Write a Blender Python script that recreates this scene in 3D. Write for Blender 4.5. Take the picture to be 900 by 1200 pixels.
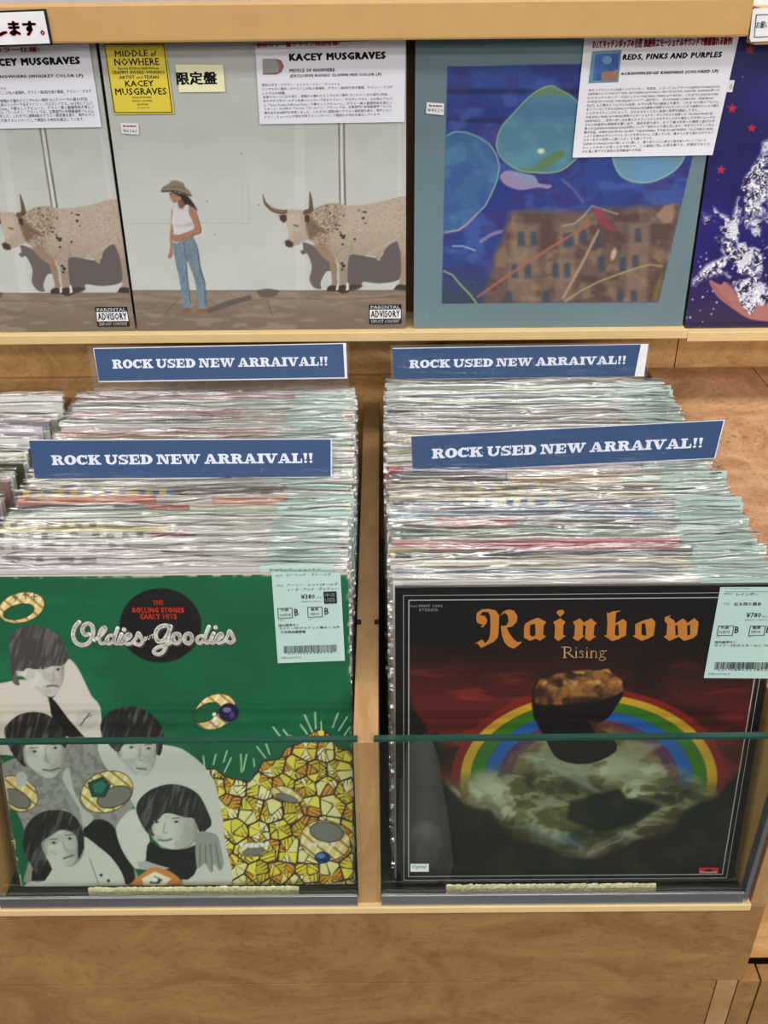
import bpy, math, random
import numpy as np
from math import sin, cos, pi, radians
from mathutils import Vector, Matrix
from mathutils.geometry import tessellate_polygon

S = bpy.context.scene
COL = S.collection
for o in list(bpy.data.objects):
    bpy.data.objects.remove(o)

# ------------------------------------------------------------------ camera
# world: x right, y away from the viewer, z up; origin = top front edge of the divider between the two bins
F_PX, PITCH, YAW, ROLL = 1130.83, .5563, -.003, -.0103
CAM = np.array([.0185, -.5679, .5736])
_fw = np.array([sin(YAW)*cos(PITCH), cos(YAW)*cos(PITCH), -sin(PITCH)])
_rt = np.array([cos(YAW), -sin(YAW), 0.0]); _up = np.cross(_rt, _fw)
RT = _rt*cos(ROLL)+_up*sin(ROLL); UP = -_rt*sin(ROLL)+_up*cos(ROLL); FW = _fw
cam = bpy.data.cameras.new('camera'); cam_ob = bpy.data.objects.new('camera', cam); COL.objects.link(cam_ob)
cam.sensor_fit = 'VERTICAL'; cam.sensor_height = 24; cam.lens = F_PX/1200*24; cam.clip_start = .01
cam_ob.matrix_world = Matrix(((RT[0], UP[0], -FW[0], CAM[0]), (RT[1], UP[1], -FW[1], CAM[1]), (RT[2], UP[2], -FW[2], CAM[2]), (0, 0, 0, 1)))
S.camera = cam_ob

# ------------------------------------------------------------------ light and exposure
S.view_settings.view_transform = 'Standard'; S.view_settings.look = 'None'
S.view_settings.gamma = 1; S.view_settings.use_curve_mapping = False
S.view_settings.exposure = -0.18
S.cycles.transparent_max_bounces = 32
S.cycles.max_bounces = 8
S.cycles.use_adaptive_sampling = True
try: S.cycles.use_denoising = True
except Exception: pass
W = bpy.data.worlds.new('world'); S.world = W; W.use_nodes = True
W.node_tree.nodes['Background'].inputs[0].default_value = (.93, .95, 1, 1)
W.node_tree.nodes['Background'].inputs[1].default_value = .20
LAMPS = [(-1.3, -1.15), (.35, -1.15), (2.0, -1.15), (-1.3, .15), (.35, .15), (2.0, .15), (-1.3, -2.6), (.35, -2.6), (2.0, -2.6), (-1.3, -4.2), (.35, -4.2), (2.0, -4.2), (-1.3, -5.8), (.35, -5.8), (2.0, -5.8)]
for lx, ly in LAMPS:
    L = bpy.data.lights.new('ceiling_and_fill_lamp', 'AREA'); L.shape = 'RECTANGLE'; L.size = 1.25; L.size_y = .45
    L.energy = 17 if ly > -2 else 32 if ly > -3 else 62; L.color = (1, .975, .94)  # far rows are added fill, stronger, to lighten the wood under the ledge
    lo = bpy.data.objects.new('ceiling_and_fill_lamp', L); lo.location = (lx, ly, 1.75); COL.objects.link(lo)

# ------------------------------------------------------------------ helpers
def lin(c):
    c = np.asarray(c, float)/255.0
    return np.where(c <= .04045, c/12.92, ((c+.055)/1.055)**2.4)

def mat_new(name):
    m = bpy.data.materials.new(name); m.use_nodes = True
    nt = m.node_tree; b = nt.nodes['Principled BSDF']
    return m, nt, b

def plain(name, rgb, rough=.55, metal=0, spec=.4, noise=.05, scale=60):
    m, nt, b = mat_new(name); c = lin(rgb)
    n = nt.nodes.new('ShaderNodeTexNoise'); n.inputs['Scale'].default_value = scale; n.inputs['Detail'].default_value = 3
    tc = nt.nodes.new('ShaderNodeTexCoord'); nt.links.new(tc.outputs['Object'], n.inputs['Vector'])
    r = nt.nodes.new('ShaderNodeValToRGB'); nt.links.new(n.outputs[0], r.inputs[0])
    r.color_ramp.elements[0].position = .3; r.color_ramp.elements[1].position = .7
    r.color_ramp.elements[0].color = (*(c*(1-noise)), 1); r.color_ramp.elements[1].color = (*(c*(1+noise)), 1)
    nt.links.new(r.outputs[0], b.inputs['Base Color'])
    b.inputs['Roughness'].default_value = rough; b.inputs['Metallic'].default_value = metal
    b.inputs['Specular IOR Level'].default_value = spec
    return m

def burl(name, dark, light, scale=9, rough=.45, stretch=(1, 1, 1), fleck=.5):
    """mottled bird's-eye wood laminate: clouds, small eyes and dark flecks"""
    m, nt, b = mat_new(name); N = nt.nodes; Lk = nt.links
    tc = N.new('ShaderNodeTexCoord'); mp = N.new('ShaderNodeMapping'); mp.inputs['Scale'].default_value = stretch
    Lk.new(tc.outputs['Object'], mp.inputs['Vector'])
    n1 = N.new('ShaderNodeTexNoise'); n1.inputs['Scale'].default_value = scale; n1.inputs['Detail'].default_value = 9
    n1.inputs['Roughness'].default_value = .68; n1.inputs['Distortion'].default_value = 1.6
    Lk.new(mp.outputs[0], n1.inputs['Vector'])
    r1 = N.new('ShaderNodeValToRGB'); d, l = lin(dark), lin(light)
    r1.color_ramp.elements[0].position = .34; r1.color_ramp.elements[0].color = (*d, 1)
    r1.color_ramp.elements[1].position = .66; r1.color_ramp.elements[1].color = (*l, 1)
    Lk.new(n1.outputs[0], r1.inputs[0])
    n2 = N.new('ShaderNodeTexNoise'); n2.inputs['Scale'].default_value = scale*7; n2.inputs['Detail'].default_value = 5
    n2.inputs['Distortion'].default_value = 2.5; Lk.new(mp.outputs[0], n2.inputs['Vector'])
    r2 = N.new('ShaderNodeValToRGB'); r2.color_ramp.elements[0].position = .33; r2.color_ramp.elements[0].color = (1-fleck*.55, 1-fleck*.62, 1-fleck*.7, 1)
    r2.color_ramp.elements[1].position = .46; r2.color_ramp.elements[1].color = (1, 1, 1, 1)
    Lk.new(n2.outputs[0], r2.inputs[0])
    mx = N.new('ShaderNodeMixRGB'); mx.blend_type = 'MULTIPLY'; mx.inputs[0].default_value = 1
    Lk.new(r1.outputs[0], mx.inputs[1]); Lk.new(r2.outputs[0], mx.inputs[2]); Lk.new(mx.outputs[0], b.inputs['Base Color'])
    b.inputs['Roughness'].default_value = rough
    return m

def attr_mat(name, rough=.5, coat=0, spec=.4):
    m, nt, b = mat_new(name)
    a = nt.nodes.new('ShaderNodeAttribute'); a.attribute_name = 'Col'
    nt.links.new(a.outputs['Color'], b.inputs['Base Color'])
    b.inputs['Roughness'].default_value = rough; b.inputs['Coat Weight'].default_value = coat; b.inputs['Coat Roughness'].default_value = .12
    b.inputs['Specular IOR Level'].default_value = spec
    return m

def film(name, body=.06, gain=1.0, floor=.03, rough=.1, sc=(5, 40, 40), bump=.7, dist=.004, tint=(.985, .988, .988), nscale=6, milk=(.8, .85, .84), detail=4):
    """clear plastic film: lets light through, glints where it is creased"""
    m = bpy.data.materials.new(name); m.use_nodes = True; nt = m.node_tree; N = nt.nodes; Lk = nt.links
    N.clear()
    out = N.new('ShaderNodeOutputMaterial'); tc = N.new('ShaderNodeTexCoord'); mp = N.new('ShaderNodeMapping'); mp.inputs['Scale'].default_value = sc
    oi = N.new('ShaderNodeObjectInfo'); mu = N.new('ShaderNodeMath'); mu.operation = 'MULTIPLY'; mu.inputs[1].default_value = 40
    Lk.new(oi.outputs['Random'], mu.inputs[0]); Lk.new(tc.outputs['Object'], mp.inputs['Vector'])
    no = N.new('ShaderNodeTexNoise'); no.noise_dimensions = '4D'; no.inputs['Scale'].default_value = nscale; no.inputs['Detail'].default_value = detail; no.inputs['Distortion'].default_value = .8
    Lk.new(mp.outputs[0], no.inputs['Vector']); Lk.new(mu.outputs[0], no.inputs['W'])
    bu = N.new('ShaderNodeBump'); bu.inputs['Strength'].default_value = bump; bu.inputs['Distance'].default_value = dist
    Lk.new(no.outputs[0], bu.inputs['Height'])
    lw = N.new('ShaderNodeLayerWeight'); lw.inputs['Blend'].default_value = .5; Lk.new(bu.outputs[0], lw.inputs['Normal'])
    pw = N.new('ShaderNodeMath'); pw.operation = 'POWER'; pw.inputs[1].default_value = 5; Lk.new(lw.outputs['Facing'], pw.inputs[0])
    fr = N.new('ShaderNodeMath'); fr.operation = 'MULTIPLY_ADD'; fr.inputs[1].default_value = .96; fr.inputs[2].default_value = .04; Lk.new(pw.outputs[0], fr.inputs[0])
    ma = N.new('ShaderNodeMath'); ma.operation = 'MULTIPLY_ADD'; ma.inputs[1].default_value = gain; ma.inputs[2].default_value = floor; ma.use_clamp = True
    Lk.new(fr.outputs[0], ma.inputs[0])
    tr = N.new('ShaderNodeBsdfTransparent'); tr.inputs[0].default_value = (*tint, 1)
    df = N.new('ShaderNodeBsdfDiffuse'); df.inputs[0].default_value = (*milk, 1)
    gl = N.new('ShaderNodeBsdfGlossy'); gl.inputs['Roughness'].default_value = rough; Lk.new(bu.outputs[0], gl.inputs['Normal'])
    m1 = N.new('ShaderNodeMixShader'); m1.inputs[0].default_value = body; Lk.new(tr.outputs[0], m1.inputs[1]); Lk.new(df.outputs[0], m1.inputs[2])
    m2 = N.new('ShaderNodeMixShader'); Lk.new(ma.outputs[0], m2.inputs[0]); Lk.new(m1.outputs[0], m2.inputs[1]); Lk.new(gl.outputs[0], m2.inputs[2])
    Lk.new(m2.outputs[0], out.inputs[0])
    return m

M = dict(
    tan=plain('tan_painted_rail', (190, 150, 92), .4, 0, .5, .04, 40),
    tanlite=plain('pale_shelf_lip', (212, 184, 132), .4, 0, .5, .04, 40),
    face=burl('fascia_laminate', (126, 90, 50), (156, 118, 72), 7, .42, (1, 1, 1.8), .3),
    deck=burl('deck_laminate', (160, 116, 80), (202, 160, 122), 14, .4, (1, 1, 1), .7),
    back=burl('back_panel_laminate', (186, 138, 80), (222, 176, 116), 10, .45, (1, 1, 1.5), .35),
    wood=burl('divider_wood', (150, 114, 72), (174, 138, 94), 9, .45, (2, .6, 1), .15),
    inner=burl('bin_side_wood', (168, 128, 72), (188, 148, 90), 6, .5, (1, 1, 1), .2),
    darkwood=plain('dark_brown_wall', (96, 66, 34), .7, 0, .3, .12, 14),
    black=plain('black_slot', (14, 13, 12), .7),
    carpet=plain('dark_speckled_bin_liner', (52, 50, 46), .95, 0, .1, .7, 900),
    foam=plain('beige_fuzzy_strip', (204, 192, 158), .95, 0, .1, .22, 420),
    chrome=plain('brushed_channel_metal', (176, 178, 186), .28, .9, .5, .05, 30),
    grey=plain('lilac_grey_shelf', (168, 168, 178), .5),
    cardstock=plain('worn_card_edge', (176, 168, 148), .8),
    darkstock=plain('dark_card_edge', (58, 54, 52), .7),
    white=plain('white_card', (226, 226, 230), .55),
    paper=plain('white_paper', (228, 229, 238), .6, 0, .3, .01, 12),
    mint=plain('mint_price_label', (168, 192, 186), .6, 0, .3, .02, 30),
    ink=plain('black_ink', (20, 20, 22), .6, 0, .3),
    inkgrey=plain('grey_ink', (78, 84, 84), .6, 0, .3),
    red=plain('red_ink', (205, 38, 60), .6, 0, .3),
    darkred=plain('dark_red_ink', (176, 24, 34), .6, 0, .3),
    orange=plain('orange_red_ink', (232, 66, 36), .6, 0, .3),
    yellow=plain('yellow_sticker', (226, 206, 66), .5, 0, .3, .02),
    cream=plain('cream_sticker', (240, 238, 196), .5, 0, .3, .02),
    blue=plain('blue_card', (8, 60, 108), .5, 0, .4, .03, 10),
    signwhite=plain('pale_sign_lettering', (214, 220, 236), .5),
    gold=plain('gold_lettering', (168, 106, 36), .5, 0, .4, .04, 60),
    goldpale=plain('pale_gold_lettering', (176, 142, 90), .5),
    line=plain('silver_line', (150, 150, 150), .5),
    offwhite=plain('offwhite_lettering', (236, 232, 226), .5),
    scriptshade=plain('script_shadow_ink', (96, 98, 88), .5),
    glassedge=plain('green_glass_edge', (30, 66, 56), .2, 0, .5, .25, 9),
    disc=plain('black_disc_ink', (20, 17, 18), .5),
    shoe=plain('grey_knit_upper', (190, 190, 192), .9, 0, .2, .15, 260),
    sole=plain('pale_rubber_sole', (190, 190, 188), .6),
    trouser=plain('charcoal_trouser', (40, 42, 48), .95, 0, .1, .1, 90),
    floor=plain('grey_floor_tile', (44, 41, 38), .5, 0, .4, .08, 3),
    ceil=plain('white_ceiling_panel', (225, 225, 222), .8),
    print=attr_mat('cover_print', .5, 0, .2),
    stackprint=attr_mat('sleeve_card_print', .5, 0),
    foil=attr_mat('foil_print', .35, .2),
    wrap=film('creased_outer_sleeve', body=.012, gain=1.15, floor=.085, rough=.15, sc=(1.0, 7, 13), bump=.9, dist=.011, detail=1.5),
    shrink=film('tight_shrink_wrap', body=.004, gain=.45, floor=-.01, rough=.12, sc=(3, 3, 3), bump=.25, dist=.004, nscale=7),
    acrylic=film('clear_card_holder', body=.025, gain=.8, floor=.0, rough=.08, sc=(3, 3, 3), bump=.05, dist=.002, milk=(.85, .85, .9)),
    glass=film('clear_pane', body=.0, gain=.9, floor=.0, rough=.005, sc=(1, 1, 1), bump=0.0, dist=.001, tint=(.95, .985, .965)),
)

def link_mesh(name, verts, faces, mat, parent=None, smooth=False):
    me = bpy.data.meshes.new(name); me.from_pydata([tuple(v) for v in verts], [], faces)
    if smooth: me.polygons.foreach_set('use_smooth', [True]*len(me.polygons))
    me.materials.append(mat); me.update()
    o = bpy.data.objects.new(name, me); COL.objects.link(o)
    if parent: o.parent = parent
    return o

def box_data(x0, x1, y0, y1, z0, z1, bev=0.0):
    if bev <= 0:
        v = [(x0, y0, z0), (x1, y0, z0), (x1, y1, z0), (x0, y1, z0), (x0, y0, z1), (x1, y0, z1), (x1, y1, z1), (x0, y1, z1)]
        f = [(0, 3, 2, 1), (4, 5, 6, 7), (0, 1, 5, 4), (1, 2, 6, 5), (2, 3, 7, 6), (3, 0, 4, 7)]
        return v, f
    import bmesh
    bm = bmesh.new(); vs, fs = box_data(x0, x1, y0, y1, z0, z1)
    bv = [bm.verts.new(v) for v in vs]
    for f in fs: bm.faces.new([bv[i] for i in f])
    bmesh.ops.bevel(bm, geom=list(bm.edges), offset=bev, segments=2, profile=.6, affect='EDGES')
    bm.verts.ensure_lookup_table(); bm.verts.index_update()
    v = [tuple(q.co) for q in bm.verts]; f = [tuple(q.index for q in p.verts) for p in bm.faces]; bm.free()
    return v, f

def box(name, x0, x1, y0, y1, z0, z1, mat, parent=None, bev=0.0):
    v, f = box_data(x0, x1, y0, y1, z0, z1, bev)
    return link_mesh(name, v, f, mat, parent)

def empty(name, label=None, cat=None, group=None, mw=None):
    o = bpy.data.objects.new(name, None); o.empty_display_size = .02; COL.objects.link(o)
    if label: o['label'] = label
    if cat: o['category'] = cat
    if group: o['group'] = group
    if mw is not None: o.matrix_world = mw
    return o

def tag(o, label=None, cat=None, group=None, kind=None):
    if label: o['label'] = label
    if cat: o['category'] = cat
    if group: o['group'] = group
    if kind: o['kind'] = kind
    return o

class Frame:
    """a flat thing's own frame: local x to the right, y to the back, z up along the leaning sheet"""
    def __init__(s, x, y, z, lean, yaw=0):
        s.m = Matrix.Translation((x, y, z)) @ Matrix.Rotation(yaw, 4, 'Z') @ Matrix.Rotation(-lean, 4, 'X')
        s.R = np.array(s.m.to_3x3()); s.o = np.array(s.m.translation)
    def uv(s, px, py, d=0):
        """where the photograph's pixel falls on the sheet (metres along it)"""
        ray = FW+RT*(px-450)/F_PX-UP*(py-600)/F_PX
        n = s.R[:, 1]; o = s.o+n*d
        q = CAM+ray*(np.dot(o-CAM, n)/np.dot(ray, n))-s.o
        return float(q@s.R[:, 0]), float(q@s.R[:, 2])
    def px(s, u, v):
        p = s.o[None, :]+np.outer(u, s.R[:, 0])+np.outer(v, s.R[:, 2])-CAM
        d = p@FW
        return 450+F_PX*(p@RT)/d, 600-F_PX*(p@UP)/d

# ---- flat print pieces on a frame: polygons (with holes), strokes, text
def flat(name, fr, parent, polys, mat, d):
    """polys: list of [outer, hole, ...] in local (u, v)"""
    V, Fc = [], []
    for loops in polys:
        if isinstance(loops[0][0], (int, float)): loops = [loops]
        base = len(V); L3 = [[Vector((u, 0, v)) for u, v in lp] for lp in loops]
        for lp in L3: V += [(q.x, -d, q.z) for q in lp]
        if len(loops) == 1 and len(loops[0]) <= 4:
            Fc.append(tuple(base+i for i in range(len(loops[0]))))
        else:
            for t in tessellate_polygon([[Vector((q.x, q.z, 0)) for q in lp] for lp in L3]):
                Fc.append(tuple(base+i for i in t))
    me = bpy.data.meshes.new(name); me.from_pydata(V, [], Fc); me.materials.append(mat)
    import bmesh
    bm = bmesh.new(); bm.from_mesh(me)
    for f in bm.faces:
        f.normal_update()
        if f.normal.y > 0: f.normal_flip()
    bm.to_mesh(me); bm.free()
    o = bpy.data.objects.new(name, me); COL.objects.link(o); o.parent = parent
    return o

def pxpoly(fr, pts, d=0): return [fr.uv(x, y, -d) for x, y in pts]

def slab_sheet(name, fr, parent, quad_px, mat, d, th=.0003):
    """a thin sheet of paper with thickness; its front face stands d off the frame plane"""
    q = pxpoly(fr, quad_px, d)
    v = [(u, -d, w) for u, w in q]+[(u, -d+th, w) for u, w in q]; n = len(q)
    f = [tuple(range(n)), tuple(range(2*n-1, n-1, -1))]+[(i, i+n, (i+1) % n+n, (i+1) % n) for i in range(n)]
    return link_mesh(name, v, f, mat, parent)

TEXTS = []
def text(fr, parent, s, p0, p1, hpx, mat, d, bold=0.0, name='lettering', shear=0.0):
    """letters s on the frame's plane; the baseline runs from photo pixel p0 to p1, hpx tall"""
    c = bpy.data.curves.new('t', 'FONT'); c.body = s; c.size = 1; c.offset = 0; c.resolution_u = 1; c.shear = shear; c.space_character = 1+bold*2.0
    o = bpy.data.objects.new('t', c); COL.objects.link(o)
    TEXTS.append((o, c, fr, parent, p0, p1, hpx, mat, d, name, bold*.85))

def finish_texts():
    bpy.context.view_layer.update()
    dg = bpy.context.evaluated_depsgraph_get()
    groups = {}
    for o, c, fr, parent, p0, p1, hpx, mat, d, name, bold in TEXTS:
        me = o.evaluated_get(dg).to_mesh()
        n = len(me.vertices); co = np.empty(n*3); me.vertices.foreach_get('co', co); co = co.reshape(-1, 3)
        polys = [tuple(p.vertices) for p in me.polygons]
        if bold > 0 and n:
            sh = [(-bold, -bold*.6), (bold, -bold*.6), (bold, bold*.6), (-bold, bold*.6), (0, 0)]+([(0, -bold*.6), (0, bold*.6), (bold, 0), (-bold, 0)] if bold > .035 else [])
            polys = [tuple(i+k*n for i in p) for k in range(len(sh)) for p in polys]
            co = np.concatenate([co+np.array([a, b, 0]) for a, b in sh]); n = len(co)
        o.evaluated_get(dg).to_mesh_clear()
        if n == 0: continue
        x0, x1, y0, y1 = co[:, 0].min(), co[:, 0].max(), co[:, 1].min(), co[:, 1].max()
        a = np.array(fr.uv(*p0, -d)); b = np.array(fr.uv(*p1, -d)); t = np.array(fr.uv(p0[0], p0[1]-hpx, -d))
        ex = (b-a); ez = t-a; ez = np.array([0, np.linalg.norm(ez)])
        U = (co[:, 0]-x0)/(x1-x0); Vv = (co[:, 1]-y0)/(y1-y0)
        P = a[None]+U[:, None]*ex[None]+Vv[:, None]*ez[None]
        key = (id(parent), mat.name, name)
        g = groups.setdefault(key, dict(v=[], f=[], parent=parent, mat=mat, name=name))
        k = len(g['v']); g['v'] += [(p[0], -d, p[1]) for p in P]; g['f'] += [tuple(k+i for i in p) for p in polys]
    for g in groups.values():
        link_mesh(g['name'], g['v'], g['f'], g['mat'], g['parent'])
    for t in TEXTS:
        bpy.data.objects.remove(t[0]); bpy.data.curves.remove(t[1])

# ------------------------------------------------------------------ heavy slab letters of the blue cards
def R_(x0, y0, x1, y1): return [(x0, y0), (x1, y0), (x1, y1), (x0, y1)]
def ring(cx, cy, rx, ry, ix, iy, a0=0, a1=360, n=14):
    out = []
    for k in range(n):
        a, b = radians(a0+(a1-a0)*k/n), radians(a0+(a1-a0)*(k+1)/n)
        out.append([(cx+ix*cos(a), cy+iy*sin(a)), (cx+rx*cos(a), cy+ry*sin(a)), (cx+rx*cos(b), cy+ry*sin(b)), (cx+ix*cos(b), cy+iy*sin(b))])
    return out
GL = {
 'R': (1.12, [R_(.12, .15, .45, .85), R_(0, 0, .57, .17), R_(0, .83, .6, 1), R_(.45, .47, .58, .63), [(.52, .5), (.82, .52), (1.0, .17), (1.12, .17), (1.12, 0), (.74, 0)]]+ring(.58, .735, .38, .265, .1, .1, -90, 90)),
 'O': (1.06, ring(.53, .5, .53, .5, .17, .31, 0, 360, 20)),
 'C': (1.0, ring(.5, .5, .5, .5, .15, .31, 42, 318, 16)+[R_(.8, .6, .95, 1), R_(.86, .12, .95, .35)]),
 'K': (1.16, [R_(.12, .15, .45, .85), R_(0, 0, .57, .17), R_(0, .83, .57, 1), R_(.66, .83, 1.1, 1), R_(.66, 0, 1.16, .17), [(.42, .36), (.98, .86), (.76, .86), (.42, .58)], [(.5, .5), (.72, .64), (1.08, .1), (.76, .1)]]),
 'U': (1.16, [R_(0, .83, .5, 1), R_(.09, .35, .4, .85), R_(.7, .83, 1.16, 1), R_(.84, .35, 1.02, .85)]+ring(.555, .36, .465, .36, .16, .19, 180, 360)),
 'S': (.92, ring(.45, .725, .42, .275, .12, .09, 30, 268)+ring(.47, .275, .42, .275, .14, .09, -150, 88)+[R_(.75, .62, .87, 1), R_(.04, 0, .16, .38), [(.35, .63), (.62, .55), (.62, .37), (.3, .45)]]),
 'E': (1.0, [R_(.12, .15, .45, .85), R_(0, .83, .92, 1), R_(0, 0, .95, .17), R_(.45, .43, .7, .57), R_(.8, .6, .92, .84), R_(.83, .16, .95, .4), R_(.62, .34, .72, .66)]),
 'D': (1.1, [R_(.12, .15, .45, .85), R_(0, 0, .5, .18), R_(0, .82, .5, 1)]+ring(.48, .5, .6, .5, .22, .32, -90, 90)),
 'N': (1.22, [R_(.14, .15, .3, .85), R_(0, .83, .3, 1), R_(0, 0, .46, .17), [(.2, 1), (.54, 1), (1.04, 0), (.76, 0)], R_(.88, .0, 1.04, .85), R_(.74, .83, 1.2, 1)]),
 'W': (1.62, [R_(0, .83, .55, 1), R_(.62, .83, 1.08, 1), R_(1.22, .83, 1.62, 1), [(.1, .85), (.42, .85), (.64, 0), (.42, 0)], [(.46, 0), (.62, 0), (.84, .85), (.7, .85)], [(.7, .85), (1.0, .85), (1.2, 0), (1.0, 0)], [(1.03, 0), (1.18, 0), (1.48, .85), (1.34, .85)]]),
 'A': (1.2, [R_(0, 0, .45, .17), R_(.62, 0, 1.2, .17), [(.13, .1), (.27, .1), (.58, 1), (.42, 1)], [(.42, 1), (.7, 1), (1.08, .1), (.74, .1)], R_(.34, .26, .8, .4)]),
 'I': (.58, [R_(.12, .15, .46, .85), R_(0, 0, .58, .17), R_(0, .83, .58, 1)]),
 'V': (1.2, [R_(0, .83, .58, 1), R_(.72, .83, 1.2, 1), [(.12, .85), (.46, .85), (.76, 0), (.48, 0)], [(.56, 0), (.74, 0), (1.02, .85), (.86, .85)]]),
 'L': (.96, [R_(.12, .15, .45, .85), R_(0, 0, .92, .17), R_(0, .83, .57, 1), R_(.8, .16, .92, .44)]),
 '!': (.46, [[(.06, 1), (.4, 1), (.3, .34), (.16, .34)]]+ring(.23, .13, .14, .13, .0, .0, 0, 360, 10)),
 ' ': (.3, []),
}
def slab_text(fr, parent, s, p0, p1, hpx, mat, d):
    tot = sum(GL[c][0]+.025 for c in s)-.025
    a = np.array(fr.uv(*p0, -d)); b = np.array(fr.uv(*p1, -d)); h = fr.uv(p0[0], p0[1]-hpx, -d)[1]-a[1]
    x = 0; polys = []
    for c in s:
        w, ps = GL[c]
        for k, p in enumerate(ps):
            q = []
            for gx, gy in p:
                t = (x+gx)/tot; pt = a+(b-a)*t; q.append((pt[0], pt[1]+gy*h))
            polys.append(q)
        x += w+.025
    return flat('lettering', fr, parent, polys, mat, d)

# ------------------------------------------------------------------ numpy print canvas
rng = np.random.default_rng(7)
_lat = rng.random((64, 64))
def vnoise(x, y):
    xi = np.floor(x).astype(int); yi = np.floor(y).astype(int); fx = x-xi; fy = y-yi
    fx = fx*fx*(3-2*fx); fy = fy*fy*(3-2*fy)
    g = lambda a, b: _lat[a % 64, b % 64]
    return (g(xi, yi)*(1-fx)+g(xi+1, yi)*fx)*(1-fy)+(g(xi, yi+1)*(1-fx)+g(xi+1, yi+1)*fx)*fy
def fbm(x, y, o=4):
    s = 0; a = .5; t = 0
    for k in range(o):
        s = s+a*vnoise(x+k*17.3, y+k*9.1); t += a; x = x*2.03; y = y*2.03; a *= .5
    return s/t

class Art:
    """the flat print of one cover, sampled at the vertices of a grid on the cover's face"""
    def __init__(s, fr, w, h, n, base):
        s.fr, s.w, s.h, s.n = fr, w, h, n
        u, v = np.meshgrid(np.linspace(0, w, n), np.linspace(0, h, n))
        s.u, s.v = u.ravel(), v.ravel()
        s.X, s.Y = fr.px(s.u, s.v)
        s.c = np.tile(np.array(base, float), (n*n, 1))
    def mix(s, mask, col):
        m = np.clip(mask, 0, 1)[:, None]
        s.c = s.c*(1-m)+np.asarray(col, float)*m
    def pmask(s, pts, soft=1.0):
        P = np.array(pts, float); out = np.zeros(len(s.X)); m = soft+2
        sel = np.where((s.X > P[:, 0].min()-m) & (s.X < P[:, 0].max()+m) & (s.Y > P[:, 1].min()-m) & (s.Y < P[:, 1].max()+m))[0]
        if len(sel) == 0: return out
        x, y = s.X[sel], s.Y[sel]; ins = np.zeros(len(sel), bool); dm = np.full(len(sel), 1e9)
        for i in range(len(P)):
            ax, ay = P[i]; bx, by = P[(i+1) % len(P)]
            if ay != by:
                c = ((ay > y) != (by > y)) & (x < (bx-ax)*(y-ay)/(by-ay)+ax); ins ^= c
            L = (bx-ax)**2+(by-ay)**2
            t = np.clip(((x-ax)*(bx-ax)+(y-ay)*(by-ay))/max(L, 1e-9), 0, 1)
            dm = np.minimum(dm, np.hypot(x-ax-t*(bx-ax), y-ay-t*(by-ay)))
        sd = np.where(ins, dm, -dm); out[sel] = np.clip(.5+sd/soft, 0, 1)
        return out
    def poly(s, pts, col, soft=1.0, a=1.0):
        m = s.pmask(smoothpts(pts) if len(pts) > 6 else pts, soft)*a; s.mix(m, col); return m
    def lmask(s, pts, wd, soft=1.0):
        out = np.zeros(len(s.X)); P = np.array(pts, float); m = wd+soft+1
        sel = np.where((s.X > P[:, 0].min()-m) & (s.X < P[:, 0].max()+m) & (s.Y > P[:, 1].min()-m) & (s.Y < P[:, 1].max()+m))[0]
        x, y = s.X[sel], s.Y[sel]; dm = np.full(len(sel), 1e9)
        for (ax, ay), (bx, by) in zip(P[:-1], P[1:]):
            L = (bx-ax)**2+(by-ay)**2; t = np.clip(((x-ax)*(bx-ax)+(y-ay)*(by-ay))/max(L, 1e-9), 0, 1)
            dm = np.minimum(dm, np.hypot(x-ax-t*(bx-ax), y-ay-t*(by-ay)))
        out[sel] = np.clip(.5+(wd/2-dm)/soft, 0, 1)
        return out
    def line(s, pts, wd, col, a=1.0, soft=1.0): s.mix(s.lmask(pts, wd, soft)*a, col)
    def emask(s, cx, cy, rx, ry, rot=0, soft=1.0):
        dx, dy = s.X-cx, s.Y-cy; c, t = cos(rot), sin(rot)
        a, b = dx*c+dy*t, -dx*t+dy*c
        r = np.sqrt((a/rx)**2+(b/ry)**2); return np.clip(.5+(1-r)*min(rx, ry)/soft, 0, 1)
    def ell(s, cx, cy, rx, ry, col, rot=0, soft=1.0, a=1.0): s.mix(s.emask(cx, cy, rx, ry, rot, soft)*a, col)
    def mesh(s, name, mat, parent, gain, y=0.0):
        n = s.n; me = bpy.data.meshes.new(name)
        me.vertices.add(n*n); co = np.zeros((n*n, 3)); co[:, 0] = s.u; co[:, 1] = y; co[:, 2] = s.v
        me.vertices.foreach_set('co', co.ravel())
        i = np.arange(n-1)[None, :]+np.arange(n-1)[:, None]*n; i = i.ravel()
        q = np.stack([i, i+1, i+n+1, i+n], 1).ravel()
        me.loops.add(len(q)); me.loops.foreach_set('vertex_index', q)
        me.polygons.add(len(i)); me.polygons.foreach_set('loop_start', np.arange(0, len(q), 4)); me.polygons.foreach_set('loop_total', np.full(len(i), 4))
        me.update(calc_edges=True)
        at = me.color_attributes.new('Col', 'FLOAT_COLOR', 'POINT')
        rgba = np.ones((n*n, 4)); rgba[:, :3] = np.clip(lin(np.clip(s.c, 0, 255))*gain, .003, .92)
        at.data.foreach_set('color', rgba.ravel())
        me.materials.append(mat)
        o = bpy.data.objects.new(name, me); COL.objects.link(o); o.parent = parent
        return o

def smoothpts(pts, k=3):
    """a rounded outline through traced points (Catmull-Rom, closed)"""
    P = [np.array(p, float) for p in pts]; n = len(P); out = []
    for i in range(n):
        a, b, c, d = P[i-1], P[i], P[(i+1) % n], P[(i+2) % n]
        for j in range(k):
            t = j/k
            q = .5*((2*b)+(c-a)*t+(2*a-5*b+4*c-d)*t*t+(3*b-a-3*c+d)*t**3)
            out.append((q[0], q[1]))
    return out
def crop(ox, oy, sc, pts): return [(ox+x/sc, oy+y/sc) for x, y in pts]

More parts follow.
